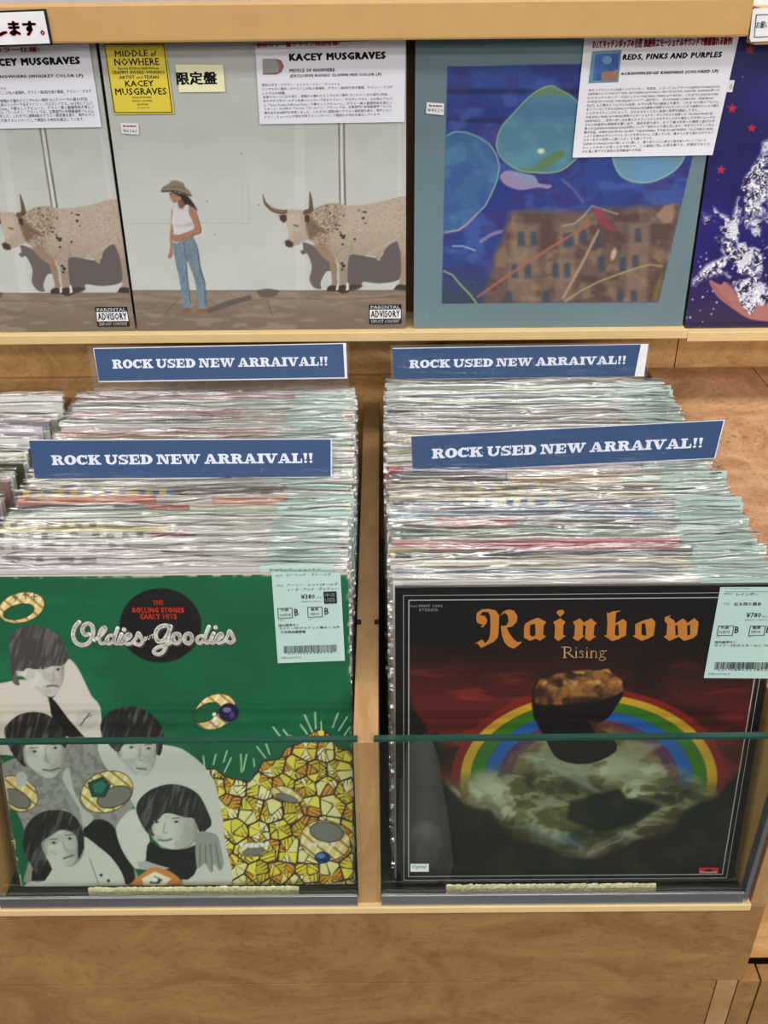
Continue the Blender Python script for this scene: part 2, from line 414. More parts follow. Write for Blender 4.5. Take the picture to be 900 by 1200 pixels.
# ------------------------------------------------------------------ the setting
def struct(name, *a, **k):
    o = box(name, *a, **k); o['kind'] = 'structure'; return o
struct('floor', -4, 4, -6.2, 1.2, -.87, -.85, M['floor'])
struct('ceiling', -4, 4, -6.2, 1.2, 1.80, 1.82, M['ceil'])
struct('wall_back', -2.2, 2.2, .565, .60, .158, .96, M['darkwood'])

# ------------------------------------------------------------------ the record browser cabinet
cab = empty('record_cabinet', 'burl laminate record cabinet with two open bins and low glass fronts', 'cabinet', None, Matrix.Translation((0, 0, -.85)))
CI = Matrix.Translation((0, 0, .85))
def cb(name, x0, x1, y0, y1, z0, z1, mat, bev=0, parent=None, label=None):
    v, f = box_data(x0, x1, y0, y1, z0+.85, z1+.85, bev)
    o = link_mesh(name, v, f, mat, parent or cab)
    if label: o['label'] = label
    return o
div = cb('divider_board', -.0103, .0103, 0, .603, -.2125, 0, M['wood'], .0008)
for v_ in div.data.vertices:
    if v_.co.z > .84: v_.co.z += .018*max(0, v_.co.y)/.603
cb('side_board', .3472, .362, .008, .603, -.2125, 0, M['inner'], .0006)
cb('side_board', -.360, -.3412, .0, .603, -.2125, 0, M['inner'], .0006)
for y in (.1475,):
    for x0, x1 in ((-.0104, -.0062), (.0062, .0104)):
        cb('notch', x0, x1, y, y+.006, -.03, .0055, M['black'], parent=div)
cb('bin_liner', -.3405, -.011, .008, .600, -.212, -.2052, M['carpet'])
cb('bin_liner', .011, .3465, .008, .600, -.212, -.2052, M['carpet'])
cb('front_rail', -.95, .3515, -.006, .0075, -.2135, -.2052, M['tanlite'], .001)
for x0, x1 in ((-.3405, -.0110), (.0110, .3430)):
    cb('glass_channel', x0, x1, -.0042, -.0012, -.205, -.1905, M['chrome'], .0004)
cb('corner_channel', .3436, .3478, -.003, .0078, -.2045, .0, M['chrome'], .0004)
cb('corner_post', .3520, .3685, -.002, .0295, -.2135, -.001, M['wood'], .0006)
for x0, x1 in ((-.3405, -.0066), (.0066, .3435)):
    g = cb('glass_pane', x0, x1, -.0008, .0042, -.2035, .0030, M['glass'])
    cb('pane_edge', x0, x1, -.0009, .0043, .0030, .0036, M['glassedge'], 0, g, 'green polished top edge')
    cb('pane_edge', x0, x1, -.0010, -.0008, .0012, .0036, M['glassedge'], 0, g)
for x0, x1 in ((-.262, -.066), (.071, .266)):
    nx, ring_ = 90, [(.0086, .0), (.0084, .35), (.0086, .75), (.0098, 1.0), (.0112, 1.02), (.0122, .85), (.0124, 0)]
    rf = random.Random(3 if x0 < 0 else 4)
    V = [(x0+(x1-x0)*i/nx, y+rf.uniform(-.0006, .0004), .85-.2052+.0098*h+rf.uniform(-.0007, .0009)*(h > 0)) for i in range(nx+1) for y, h in ring_]
    m_ = len(ring_); F = [(i*m_+j, (i+1)*m_+j, (i+1)*m_+j+1, i*m_+j+1) for i in range(nx) for j in range(m_-1)]
    link_mesh('foam_strip', V, F, M['foam'], cab)
cb('fascia_panel', -.95, .3683, .0, .0185, -.331, -.2140, M['face'], .0005)
cb('fascia_panel', -.95, .3425, .0, .0185, -.845, -.3322, M['face'], .0005)
cb('fascia_strip', .3437, .3640, .0, .0185, -.845, -.3322, M['wood'], .0005)
cb('fascia_strip', .3652, .3860, .0, .0185, -.845, -.3322, M['face'], .0005)
cb('back_rail', -1.2, .3600, .6035, .6110, -.2, .0560, M['back'], .0006)
cb('side_rail', -.420, -.4005, .50, .6030, -.018, .03, M['wood'], .0006)
cb('deck_panel', .3625, .5005, .0305, .6110, -.018, .0610, M['deck'], .0004)
cb('deck_panel', .5020, 1.2, .0305, .5760, -.018, .0610, M['deck'], .0004)
cb('deck_panel', .5020, 1.2, .5775, .6110, -.018, .0610, M['deck'], .0004)
cb('back_panel', -1.3, .3985, .6115, .627, -.85, .1475, M['back'], .0004)
cb('back_panel', .4000, 1.3, .6115, .627, -.85, .1475, M['back'], .0004)
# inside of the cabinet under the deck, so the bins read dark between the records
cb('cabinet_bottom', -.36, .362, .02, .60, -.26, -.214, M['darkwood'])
# neighbouring unit to the right
n1 = empty('side_cabinet', 'narrow brown cabinet end beyond the right corner post of the record bins', 'cabinet', None, Matrix.Translation((0, 0, -.85)))
cb('end_panel', .3880, .95, .0, .018, -.845, -.3322, M['face'], .0005, n1)
cb('upper_panel', .3700, .95, .024, .03, -.331, -.001, M['back'], .0004, n1)
# neighbour bin to the left
n2 = empty('side_bin', 'open record bin left of the green album with darker liner', 'record bin', None, Matrix.Translation((0, 0, -.85)))
cb('bin_liner', -.76, -.365, .02, .600, -.2480, -.2420, M['carpet'], 0, n2)
cb('side_board', -.78, -.762, .02, .600, -.2480, -.02, M['inner'], 0, n2)

# ------------------------------------------------------------------ display shelf above
sh = empty('display_shelf', 'tan display ledge with retaining rail holding new albums upright', 'shelf')
def sb(name, *a, mat, bev=0, label=None):
    v, f = box_data(*a, bev); o = link_mesh(name, v, f, mat, sh)
    if label: o['label'] = label
    return o
sb('ledge', -1.3, .3695, .494, .6110, .1535, .1574, mat=M['tanlite'], bev=.0006)
sb('ledge_lip', -1.3, .3695, .490, .4938, .1496, .1605, mat=M['tanlite'], bev=.0008)
sb('ledge', .3702, 1.3, .496, .6110, .1495, .1534, mat=M['tanlite'], bev=.0006)
sb('ledge_lip', .3702, 1.3, .492, .4958, .1448, .1562, mat=M['tanlite'], bev=.0008)
sb('retaining_rail', -1.3, .3765, .478, .505, .4668, .5010, mat=M['tan'], bev=.0022, label='long tan metal rail over the album tops')
sb('retaining_rail', .3850, 1.3, .486, .509, .4585, .4920, mat=M['tan'], bev=.0022, label='shorter lower tan rail by the star cover')
sb('upper_shelf', -1.3, .3765, .5055, .60, .500, .53, mat=M['grey'])
sb('upper_shelf', .3850, 1.3, .5110, .60, .490, .53, mat=M['white'])

# notice cards on the rail
def card_frame(y, x=0, z=0): return Frame(x, y, z, 0)
fr = Frame(-.4, .4765, .46, 0)
nc = empty('notice_card', 'white notice with red lettering and black border clipped on tan rail', 'sign', None, fr.m)
slab_sheet('border_card', fr, nc, [(-60, 57.5), (62, 53), (54, 10.5), (-60, 15)], M['ink'], .0006)
slab_sheet('card', fr, nc, [(-57, 54.5), (58.5, 50.8), (51, 13), (-57, 17)], M['white'], .0012)
text(fr, nc, '\u3057', (-10, 43.5), (10, 43), 17, M['red'], .0015, .075)
text(fr, nc, '\u307e\u3059', (11.5, 42.5), (44.5, 42), 17.5, M['red'], .0015, .075)
text(fr, nc, '\u3002', (47.5, 41.6), (53.3, 41.5), 6.5, M['red'], .0015, .03)
fr = Frame(.38, .4845, .45, 0)
nc = empty('notice_card', 'small white rounded notice with thin black frame on lower tan rail', 'sign', None, fr.m)
slab_sheet('card', fr, nc, [(880, 49), (930, 47), (930, 8), (884, 10), (882, 12), (878.5, 45)], M['white'], .0006)
flat('frame_line', fr, nc, [[pxpoly(fr, [(883, 44), (927, 42), (927, 15), (885.5, 17)]), pxpoly(fr, [(884, 43), (926, 41), (926, 16), (886.5, 18)])]], M['ink'], .0010)
text(fr, nc, '\u304a\u9858\u3044', (885.5, 33.5), (900.5, 33), 8, M['ink'], .0010, .015)
# ------------------------------------------------------------------ one vinyl record: card sleeve, clear outer sleeve, price label
SQ = .315
def sleeve_box(parent, mat, w=SQ, h=SQ, th=.0035, name='card_sleeve'):
    v, f = box_data(0, w, .0003, th, 0, h, 0); return link_mesh(name, v, f, mat, parent)

def wrap_mesh(seed, w=.320, h=.3205, th=.0034):
    """clear outer sleeve: front and back film, a creased tent over the top, pinched sides"""
    r = random.Random(seed); nx = 22
    rows = [(0, 0, 0), (.16, 0, .3), (.26, 0, .6), (.290, 0, .8), (.303, 0, .9), (.311, .0, 1), (.3160, .2, 1), (h-.0004, .5, 1), (.3168, .8, 1), (.309, 1, 1), (.285, 1, .6), (.15, 1, .3), (0, 1, 0)]
    ph = [r.uniform(0, 6.3) for _ in range(8)]
    V = []; 
    for i in range(nx+1):
        x = -.003+w*i/nx; e = 1-abs(2*i/nx-1)**14
        for j, (z, t, k) in enumerate(rows):
            y0, y1 = -.0010, th-.0002
            y = y0+(y1-y0)*t
            ymid = th*.5; y = ymid+(y-ymid)*(.12+.88*e)
            amp = k
            dz = amp*(.0011*sin(x*29+ph[0])+.0006*sin(x*71+ph[1])+r.uniform(-.0003, .0003))
            dy = amp*(.00030*sin(x*33+ph[2]+j)+r.uniform(-.0002, .0002))
            if j in (6, 7, 8): dy += r.uniform(-.0004, .0004); dz += r.uniform(-.0006, .0006)
            V.append((x, y+dy, z+(dz if z > .2 else 0)))
    m = len(rows); Fc = [(i*m+j, (i+1)*m+j, (i+1)*m+j+1, i*m+j+1) for i in range(nx) for j in range(m-1)]
    me = bpy.data.meshes.new('outer_sleeve'); me.from_pydata(V, [], Fc); me.materials.append(M['wrap'])
    me.polygons.foreach_set('use_smooth', [True]*len(me.polygons)); me.update()
    return me
WRAPS = [wrap_mesh(k) for k in range(10)]
def tag_mesh(w, h):
    v, f = box_data(0, w, -.0016, -.0014, -h, 0); me = bpy.data.meshes.new('price_label'); me.from_pydata(v, [], f); me.materials.append(M['mint']); return me
TAGM = tag_mesh(.062, .088)
LINES = None
def add_wrap(root, k, s=1.0):
    o = bpy.data.objects.new('outer_sleeve', WRAPS[k % len(WRAPS)]); COL.objects.link(o); o.parent = root; o.location = (0, 0, 0); return o

PALE = [(214, 210, 200), (186, 182, 174), (226, 224, 218), (150, 146, 144), (205, 196, 176), (216, 202, 160), (170, 184, 200), (110, 106, 108), (70, 68, 72), (196, 176, 160), (160, 176, 160)]
def strip_cover(root, segs, rs):
    """card sleeve whose top edge shows the printed colours: segs = [(until_fraction, colour or (c1, c2, n) for a checked run)]"""
    n = 48; zs = [0, .270, .297, .3045, .3095, .3142]
    us = np.linspace(0, SQ, n+1); V = []; 
    for z in zs: V += [(u, 0.0, z) for u in us]
    V += [(u, .0027, .3142) for u in us]; V += [(u, .0027, 0) for u in us]
    Fc = []; m = n+1; 
    for j in range(len(zs)+1):
        for i in range(n): Fc.append((j*m+i, j*m+i+1, (j+1)*m+i+1, (j+1)*m+i))
    nz = len(zs)+1
    Fc.append((0, 5*m, 6*m, 7*m)); Fc.append((n, 7*m+n, 6*m+n, 5*m+n))
    me = bpy.data.meshes.new('card_sleeve'); me.from_pydata(V, [], Fc); me.materials.append(M['stackprint'])
    base = segs[-1][1]; base = base[0] if isinstance(base[0], tuple) else base
    cols = np.ones((len(Fc), 4)); below = np.array(rs.choice([(150, 120, 90), (90, 100, 120), (160, 150, 140), (120, 60, 50), (60, 70, 80), (190, 180, 160), (50, 50, 52)]), float)
    for k in range(len(Fc)):
        if k < (nz)*n:
            j, i = divmod(k, n); fr_ = (i+.5)/n; c = base; p0 = 0
            for until, cc in segs:
                if fr_ <= until:
                    c = cc; break
                p0 = until
            if isinstance(c[0], tuple):
                q = int((fr_-p0)*c[2]*2/(until-p0+1e-6)); c = c[0] if (q % 2 == 0) ^ (j == 3 and len(c) > 3) else c[1]
            c = np.array(c, float)
            if j <= 0: c = below*.5+c*.5
            elif j == 1: c = below*.25+c*.75
            if j >= nz-1: c = np.array((120, 110, 98.))   # back and underside: bare card
            if j == nz-2: c = c*.5+np.array((200, 194, 180.))*.5
        else: c = np.array(base, float)*.9
        cols[k, :3] = lin(c)*.95
    at = me.color_attributes.new('Col', 'FLOAT_COLOR', 'CORNER')
    per = np.repeat(cols, [len(f) for f in Fc], 0); at.data.foreach_set('color', per.ravel()); me.update()
    o = bpy.data.objects.new('card_sleeve', me); COL.objects.link(o); o.parent = root
    return o

ORD = ['first', 'second', 'third', 'fourth', 'fifth', 'sixth', 'seventh', 'eighth', 'ninth', 'tenth', 'eleventh', 'twelfth', 'thirteenth', 'fourteenth', 'fifteenth', 'sixteenth', 'seventeenth', 'eighteenth', 'nineteenth', 'twentieth']
def ordinal(k):
    if k < 20: return ORD[k]
    t = {2: 'twenty', 3: 'thirty', 4: 'forty'}[(k+1)//10]
    if (k+1) % 10 == 0: return {'twenty': 'twentieth', 'thirty': 'thirtieth', 'forty': 'fortieth'}[t]
    return t+'-'+ORD[(k+1) % 10-1]
def cname(c):
    if isinstance(c[0], tuple): 
        a, b = cname(c[0]), cname(c[1]); return a if a == b else a+'-and-'+b+' checked'
    r, g, b = c; mx, mn = max(c), min(c)
    if mx-mn < 26: return 'white' if mx > 205 else 'pale grey' if mx > 165 else 'grey' if mx > 85 else 'black'
    if r == mx and b == mn: 
        if g > r*.85: return 'cream' if mn > 120 else 'yellow'
        if g > r*.66: return 'tan'
        return 'orange' if g > r*.42 else 'red'
    if r == mx: return 'pink'
    if b == mx: return 'blue' if mx > 110 else 'navy'
    return 'green'

def stack(x0, z0, y_first, y_last, pitch, lean, special, group, where, seed, tagx, jit=.003, dx_end=0.0, height_jit=.003, tags=True, palette=PALE):
    """records filed one behind the other; y_first / y_last = depth of the bottom edge of the nearest / farthest"""
    rs = random.Random(seed); n = int(round((y_last-y_first)/pitch))+1; made = []
    for k in range(n):
        y = y_first+k*(y_last-y_first)/max(1, n-1)
        t = k/max(1, n-1)
        x = x0+rs.uniform(-jit, jit)+dx_end*t; z = z0+rs.uniform(0, height_jit)
        fr = Frame(x, y, z, lean, rs.uniform(-.0012, .0012))
        segs = special.get(k)
        if segs is None:
            c = rs.choice(palette); c = tuple(int(min(245, max(20, q+rs.uniform(-14, 14)))) for q in c)
            if rs.random() < .25:
                c2 = rs.choice([(150, 60, 70), (70, 90, 130), (200, 170, 90), (90, 120, 100), (60, 60, 64), (190, 120, 110)])
                segs = [(rs.uniform(.3, .8), c), (1, c2)] if rs.random() < .5 else [(rs.uniform(.2, .6), c2), (1, c)]
            elif rs.random() < .12: segs = [(rs.uniform(.3, .6), (c, (110, 100, 110), rs.randint(5, 14))), (1, c)]
            else: segs = [(1, c)]
        lead = cname(segs[0][1])
        root = empty('vinyl_record', None, 'record', group, fr.m)
        root['label'] = 'wrapped record with %s top edge, %s %s' % (lead, ordinal(k), where)
        strip_cover(root, segs, rs)
        add_wrap(root, rs.randrange(10))
        if tags:
            o = bpy.data.objects.new('price_label', TAGM); COL.objects.link(o); o.parent = root
            o.location = (tagx+rs.uniform(-.006, .006)+.012*t, 0, .3172-rs.uniform(0, .002)); o.rotation_euler = (0, rs.uniform(-.015, .015), 0)
        made.append((root, fr))
    return made

Cc = dict(yel=(236, 214, 40), blu=(48, 78, 150), org=(206, 120, 84), blk=(30, 30, 30), wht=(222, 220, 214), navy=(44, 52, 92), redd=(190, 60, 66), pnk=(206, 140, 150),
          sky=(96, 140, 178), tan=(196, 170, 130), crm=(226, 218, 182), grn=(150, 176, 150), brn=(140, 104, 84), gry=(150, 148, 146), mint=(186, 212, 200), lime=(176, 190, 60), rose=(214, 120, 130))
g = Cc
# green-album stack (front left)
left_front = {
    0: [(1, (206, 200, 204))], 1: [(.5, (186, 180, 190)), (1, g['wht'])], 2: [(.32, (g['wht'], (140, 116, 140), 20)), (1, g['wht'])], 3: [(.6, (196, 180, 186)), (1, g['wht'])], 4: [(.4, (g['wht'], g['gry'], 9)), (1, (190, 186, 184))],
    5: [(1, g['wht'])], 6: [(.44, ((86, 88, 94), (216, 214, 210), 11)), (.62, (g['pnk'], g['wht'], 8)), (1, g['wht'])], 7: [(.5, (226, 208, 110)), (1, (214, 210, 204))],
    8: [(.3, ((232, 226, 190), g['brn'], 8)), (1, (210, 206, 198))], 9: [(1, (226, 226, 220))], 10: [(.9, (160, 184, 150)), (1, g['mint'])], 11: [(.4, g['navy']), (.52, g['redd']), (1, (216, 212, 190))],
    12: [(.42, g['org']), (.58, (200, 196, 190)), (1, g['org'])], 13: [(.4, g['org']), (.42, g['blk']), (1, (186, 176, 168))], 14: [(.46, (g['yel'], g['blu'], 10)), (1, g['blk'])], 15: [(1, (150, 146, 140))]}
LF = stack(-.3320, -.2035, .0275, .1690, .0093, .232, left_front, 'used records filed behind the green album', 'behind the front green album', 3, .243, jit=.0022)
left_back = {0: [(.86, (206, 196, 180)), (1, (200, 190, 176))], 1: [(.8, (196, 190, 180)), (1, g['mint'])], 3: [(.5, ((230, 190, 160), g['wht'], 14)), (1, g['wht'])], 6: [(.7, (170, 140, 150)), (1, g['mint'])], 10: [(.7, g['rose']), (1, g['mint'])], 13: [(.7, (196, 70, 84)), (1, g['wht'])],
             19: [(.6, (204, 120, 140)), (1, g['wht'])], 24: [(.8, (150, 44, 74)), (1, g['wht'])]}
PB = [(186, 184, 176), (150, 136, 130), (222, 222, 212), (206, 210, 200), (196, 200, 196), (226, 220, 208), (214, 206, 196), (190, 194, 184)]
stack(-.3318, -.2035, .1815, .3765, .0078, .232, left_back, 'used records between the two left divider cards', 'behind the nearer left divider card', 5, .238, jit=.0022, palette=PB)
right_front = {0: [(.9, (206, 204, 200)), (1, g['mint'])], 1: [(1, (196, 190, 184))], 2: [(.75, (60, 104, 160)), (1, g['mint'])], 3: [(1, (216, 206, 180))], 4: [(1, (206, 198, 172))], 5: [(.9, (60, 58, 60)), (1, g['mint'])], 6: [(.1, (210, 180, 120)), (.8, (186, 50, 66)), (1, g['mint'])],
               7: [(.8, (206, 96, 110)), (1, g['wht'])], 8: [(1, (190, 190, 184))], 9: [(.8, (110, 150, 130)), (1, g['mint'])], 10: [(1, (120, 112, 116))], 11: [(.12, (206, 204, 196)), (.36, g['redd']), (1, g['gry'])],
               12: [(.1, (90, 150, 180)), (.5, ((214, 210, 204), (150, 130, 130), 8)), (1, g['sky'])], 13: [(.75, (64, 124, 170)), (1, g['mint'])], 14: [(1, (176, 172, 176))],
               15: [(.2, g['navy']), (.5, ((228, 226, 200), (60, 110, 156), 6)), (1, (90, 90, 110))], 16: [(1, (206, 190, 150))], 17: [(.45, (g['crm'], (196, 170, 110), 14)), (1, g['tan'])],
               18: [(.16, g['gry']), (.5, ((214, 196, 110), (110, 106, 110), 11)), (1, g['gry'])], 19: [(1, (200, 180, 140))], 20: [(.36, (34, 40, 48)), (.7, g['tan']), (1, g['mint'])], 21: [(.36, (64, 74, 80)), (1, (176, 150, 116))]}
RF = stack(.0235, -.2035, .0238, .1990, .0083, .150, right_front, 'used records filed behind the black album', 'behind the front black album', 11, .250, jit=.0022)
right_back = {0: [(.05, (196, 40, 60)), (.16, (226, 190, 206)), (1, (226, 190, 206))], 1: [(.1, (196, 40, 60)), (1, g['wht'])], 5: [(.14, g['lime']), (1, g['wht'])], 10: [(.5, g['crm']), (1, g['wht'])], 13: [(.8, (90, 84, 86)), (1, g['wht'])], 17: [(.1, g['blk']), (1, (120, 96, 96))], 21: [(.5, g['crm']), (1, g['wht'])]}
stack(.0215, -.2035, .2175, .4165, .0078, .128, right_back, 'used records between the two right divider cards', 'behind the tilted right divider card', 17, .245, palette=PB)
class Local:
    """text placed by millimetres on a record instead of by photograph position"""
    def uv(s, x, y, d=0): return x/1000, -y/1000
def tag_text(made, k, s, bottom=-311.5, x0=252, x1=296):
    lab = [c for c in made[k][0].children if c.name.startswith('price_label')]
    o = text(Local(), lab[0], s, (x0-lab[0].location.x*1000, bottom+lab[0].location.z*1000), (x1-lab[0].location.x*1000, bottom+lab[0].location.z*1000), 2.6, M['ink'], .0018, .01)
for k, s in ((0, 'オリヴィア・ニュートン'), (3, 'THE DEAN MARTIN SHOW'), (12, 'カーペンターズ')): tag_text(LF, k, s)
tag_text(RF, len(RF)-1, 'TERENCE TRENT D ARBY')
# neighbouring bin on the left, seen by its ends
side = {0: [(1, (180, 176, 168))], 2: [(1, (60, 52, 48))], 4: [(1, (206, 202, 90))], 7: [(1, (40, 40, 40))], 8: [(1, (120, 90, 66))], 10: [(1, (60, 50, 130))], 13: [(1, (120, 96, 90))], 16: [(1, (60, 66, 40))], 17: [(1, (206, 210, 220))], 19: [(1, (24, 24, 24))]}
stack(-.684, -.2405, .060, .440, .0135, .16, side, 'records in the neighbouring left bin', 'in the neighbouring left bin', 23, .2, jit=.003, height_jit=.014, tags=False, palette=[(226, 226, 230), (200, 200, 206), (150, 146, 140), (216, 214, 206)])
# ------------------------------------------------------------------ divider cards
def divider(fr, acr, blue, white, t0, t1, h, label):
    root = empty('divider_card', label, 'sign', 'blue divider cards in the record bins', fr.m)
    q = pxpoly(fr, acr); lo = min(v for _, v in q)-.10
    # holder: two clear faces with a folded top edge, reaching down between the records
    u0, u1 = q[3][0], q[2][0]
    body = [(q[0][0], q[0][1]), (q[1][0], q[1][1]), (u1, lo), (u0, lo)]
    v = [(a, -.0012, b) for a, b in body]+[(a, .0012, b) for a, b in body]
    f = [(0, 3, 2, 1), (4, 5, 6, 7), (0, 1, 5, 4), (1, 2, 6, 5), (2, 3, 7, 6), (3, 0, 4, 7)]
    link_mesh('clear_holder', v, f, M['acrylic'], root)
    slab_sheet('white_backing', fr, root, white, M['white'], .0001, .0004)
    c = slab_sheet('blue_insert', fr, root, blue, M['blue'], .0006, .0004)
    o = slab_text(fr, root, 'ROCK USED NEW ARRAIVAL!!', t0, t1, h, M['signwhite'], .0010)
divider(Frame(-.33, .1747, -.2035, .232), [(22, 515), (400, 513.5), (400, 560), (36, 566)], [(34, 516.5), (387.5, 515), (387.5, 558.5), (41, 561)], [(34, 515.5), (389, 514), (389, 559.5), (41, 562)],
        (61, 545), (367.5, 542.5), 11.5, 'blue divider card in the left bin, just over a yellow and blue checked edge')
divider(Frame(-.33, .3840, -.2035, .232), [(102, 406), (409, 403), (407, 448), (115, 450)], [(110, 409), (402, 403), (404, 442), (116, 446.5)], [(109, 408), (405.5, 402), (407, 443.5), (116, 448)],
        (132, 432), (384.5, 428.5), 10.5, 'blue divider card at the back of the left bin under the ledge')
divider(Frame(.02, .4245, -.2035, .12), [(457, 405), (763, 401.5), (759, 442), (460, 446)], [(460, 409), (751, 403.8), (743.5, 441), (461.5, 444.5)], [(460, 408), (760, 403), (754.5, 441), (461.5, 445)],
        (479.6, 431.5), (733.5, 426.5), 9.5, 'blue divider card at the back of the right bin with white strip at its end')
divider(Frame(.02, .2087, -.2035, .14), [(453, 511), (852, 492), (829, 558), (450, 566)], [(482, 511.6), (848, 493), (837, 536.7), (483.5, 553.4)], [(482, 510.8), (849.5, 492), (838, 537.5), (483.5, 554)],
        (506, 537.5), (823.5, 524.5), 11.5, 'tilted blue divider card in the middle of the right bin')

# ------------------------------------------------------------------ price labels of the two front albums
def price_label(fr, root, quad, rows, d=.0012):
    lab = slab_sheet('price_label', fr, root, quad, M['mint'], d)
    for s, p0, p1, h, ink, b in rows: text(fr, lab, s, p0, p1, h, M[ink], d+.0003, b)
    return lab
def frame_rect(fr, parent, q, w, d, mat):
    a = pxpoly(fr, q); cx = sum(p[0] for p in a)/4; cy = sum(p[1] for p in a)/4
    inn = [(u+(w if u < cx else -w), v+(w if v < cy else -w)) for u, v in a]
    flat('frame_line', fr, parent, [[a, inn]], mat, d)
def barcode(fr, parent, pa, pb, h, seed, d, n=64):
    r = random.Random(seed); a = fr.uv(*pa); b = fr.uv(*pb); t = fr.uv(pa[0], pa[1]-h); H = t[1]-a[1]; polys = []; x = 0
    while x < 1:
        w = r.choice((.006, .006, .012)); p = (a[0]+(b[0]-a[0])*x, a[1]+(b[1]-a[1])*x); q = (a[0]+(b[0]-a[0])*min(1, x+w), a[1]+(b[1]-a[1])*x)
        polys.append([p, q, (q[0], q[1]+H), (p[0], p[1]+H)]); x += w+r.choice((.005, .008, .012))
    o = flat('barcode', fr, parent, polys, M['ink'], d); return o

# ==================================================================  green album, front of the left bin
frG = Frame(-.3291, .0189, -.2035, .231)
rg = empty('vinyl_record', 'green record sleeve with black disc and script lettering, foremost in left bin', 'record', None, frG.m)
A = Art(frG, SQ, SQ, 330, (14, 92, 58))
ns = fbm(A.u*22, A.v*22, 4); A.c *= (1+.16*(ns-.5))[:, None]
A.mix(np.clip((fbm(A.u*14+5, A.v*30, 3)-.62)*4, 0, .25), (40, 120, 80))
A.ell(188, 733, 47.8, 43.6, (20, 17, 18))
# gold nuggets: facets of an irregular cell pattern inside one outline
top = crop(200, 850, 3.46, [(125, 190), (145, 178), (178, 175), (215, 205), (245, 215), (320, 228), (350, 190), (375, 145), (440, 138), (470, 90), (520, 75), (545, 60), (560, 35), (612, 15), (650, 42), (680, 95), (720, 100), (738, 120), (742, 650), (190, 650), (235, 590), (240, 545), (215, 480), (198, 400), (180, 330), (150, 260)])
mk = A.pmask(top, 1.2)
sel = np.where(mk > .01)[0]
r1 = np.random.default_rng(3); cells = []
for gy in range(9):
    for gx in range(8):
        cells.append((234+gx*27+r1.uniform(-8, 8)+(gy % 2)*13, 852+gy*24+r1.uniform(-7, 7)))
cells = np.array(cells)
dx = A.X[sel, None]-cells[None, :, 0]; dy = A.Y[sel, None]-cells[None, :, 1]; dd = np.hypot(dx, dy*1.05)
idx = np.argsort(dd, 1)[:, :2]; d1 = np.take_along_axis(dd, idx[:, :1], 1)[:, 0]; d2 = np.take_along_axis(dd, idx[:, 1:2], 1)[:, 0]
ci = idx[:, 0]; ex = np.take_along_axis(dx, idx[:, :1], 1)[:, 0]; ey = np.take_along_axis(dy, idx[:, :1], 1)[:, 0]
edge = (d2-d1)/2
rot = r1.uniform(0, 6.28, len(cells)); nf = r1.integers(5, 8, len(cells))
ang = (np.arctan2(ey+3*np.sin(rot[ci]), ex+3*np.cos(rot[ci]))+rot[ci]) % (2*pi); sec = np.floor(ang/(2*pi)*nf[ci])
frac = ang/(2*pi)*nf[ci]-sec; spoke = np.minimum(frac, 1-frac)*(2*pi/nf[ci])*np.maximum(d1, .5)
hsh = (np.sin((ci*7.13+sec*3.71))*43758.5) % 1
pal = np.array([(232, 218, 84), (226, 220, 150), (216, 204, 70), (240, 232, 170), (196, 176, 52), (224, 206, 60), (206, 150, 50)], float)
cc = pal[(hsh*6.99).astype(int)]
hat = np.clip((np.sin((ex*np.cos(rot[ci]+sec)+ey*np.sin(rot[ci]+sec))*1.5+hsh*9)-.35)*2, 0, 1)*np.clip((8.5-edge)/5, 0, 1)*(hsh > .35)
ink = np.array((62, 26, 30.))
cc = cc*(1-hat[:, None]*.85)+ink*hat[:, None]*.85
ln = np.clip(1.5-edge/ .95, 0, 1); ln = np.maximum(ln, np.clip(1.1-spoke/.75, 0, 1)*.9)
dark = (r1.random(len(cells)) < .0)[ci]*1.0
ln = np.maximum(ln, dark*.9)
cc = cc*(1-ln[:, None])+ink*ln[:, None]
A.c[sel] = A.c[sel]*(1-mk[sel, None])+cc*mk[sel, None]
A.line(top[:20]+[top[0]], 1.6, ink)
# short pale sparks above the heap
for x0, y0, x1, y1 in [(238, 886, 241, 908), (250, 896, 253, 884), (262, 893, 266, 880), (263, 905, 271, 888), (282, 884, 283, 905), (285, 903, 289, 884), (297, 889, 298, 898), (301, 875, 311, 888), (312, 872, 316, 884), (320, 852, 329, 864), (332, 855, 338, 863), (357, 838, 366, 858), (352, 849, 360, 860), (369, 835, 370, 854), (376, 846, 377, 856), (390, 852, 396, 836), (397, 856, 407, 840), (340, 862, 348, 868), (402, 864, 410, 852)]:
    A.line([(x0, y0), (x1, y1)], 1.5, (196, 224, 186))
# black and white figures: plain busts in coats
def bust(coat, hair, face, tone=(206, 203, 194), hairtone=(34, 32, 32), eyes=None, mouth=None, nose=None):
    if coat: A.poly(coat, tone)
    fm = A.poly(face, (204, 202, 194)); F_ = np.array(face); c_ = F_.mean(0); w_ = np.ptp(F_[:, 0])/2
    A.mix(fm*np.clip((A.X-c_[0])/w_*.7+.1, 0, 1)*.6, (138, 135, 128)); A.mix(fm*np.clip((fbm(A.X*.11, A.Y*.11, 3)-.5)*3, 0, .35), (150, 147, 140)); A.mix(fm*np.clip(np.abs(A.X-c_[0])/w_-.75, 0, 1)*1.4, (96, 94, 90))
    m = A.poly(hair, hairtone)
    st = np.clip((fbm(A.X*.35+A.Y*.1, A.Y*.05, 3)-.52)*5, 0, 1); A.mix(m*st*.55, (120, 118, 116))
    if eyes:
        for x, y in eyes:
            A.line([(x-4.5, y-4), (x+4, y-4.6)], 1.3, (70, 68, 66), .8); A.ell(x, y, 3.6, 1.6, (150, 148, 142)); A.ell(x, y, 1.5, 1.5, (34, 34, 34))
    if nose: A.line(nose, 1.4, (140, 138, 132), .8)
    if mouth: A.line(mouth, 2.0, (96, 92, 88), .9)
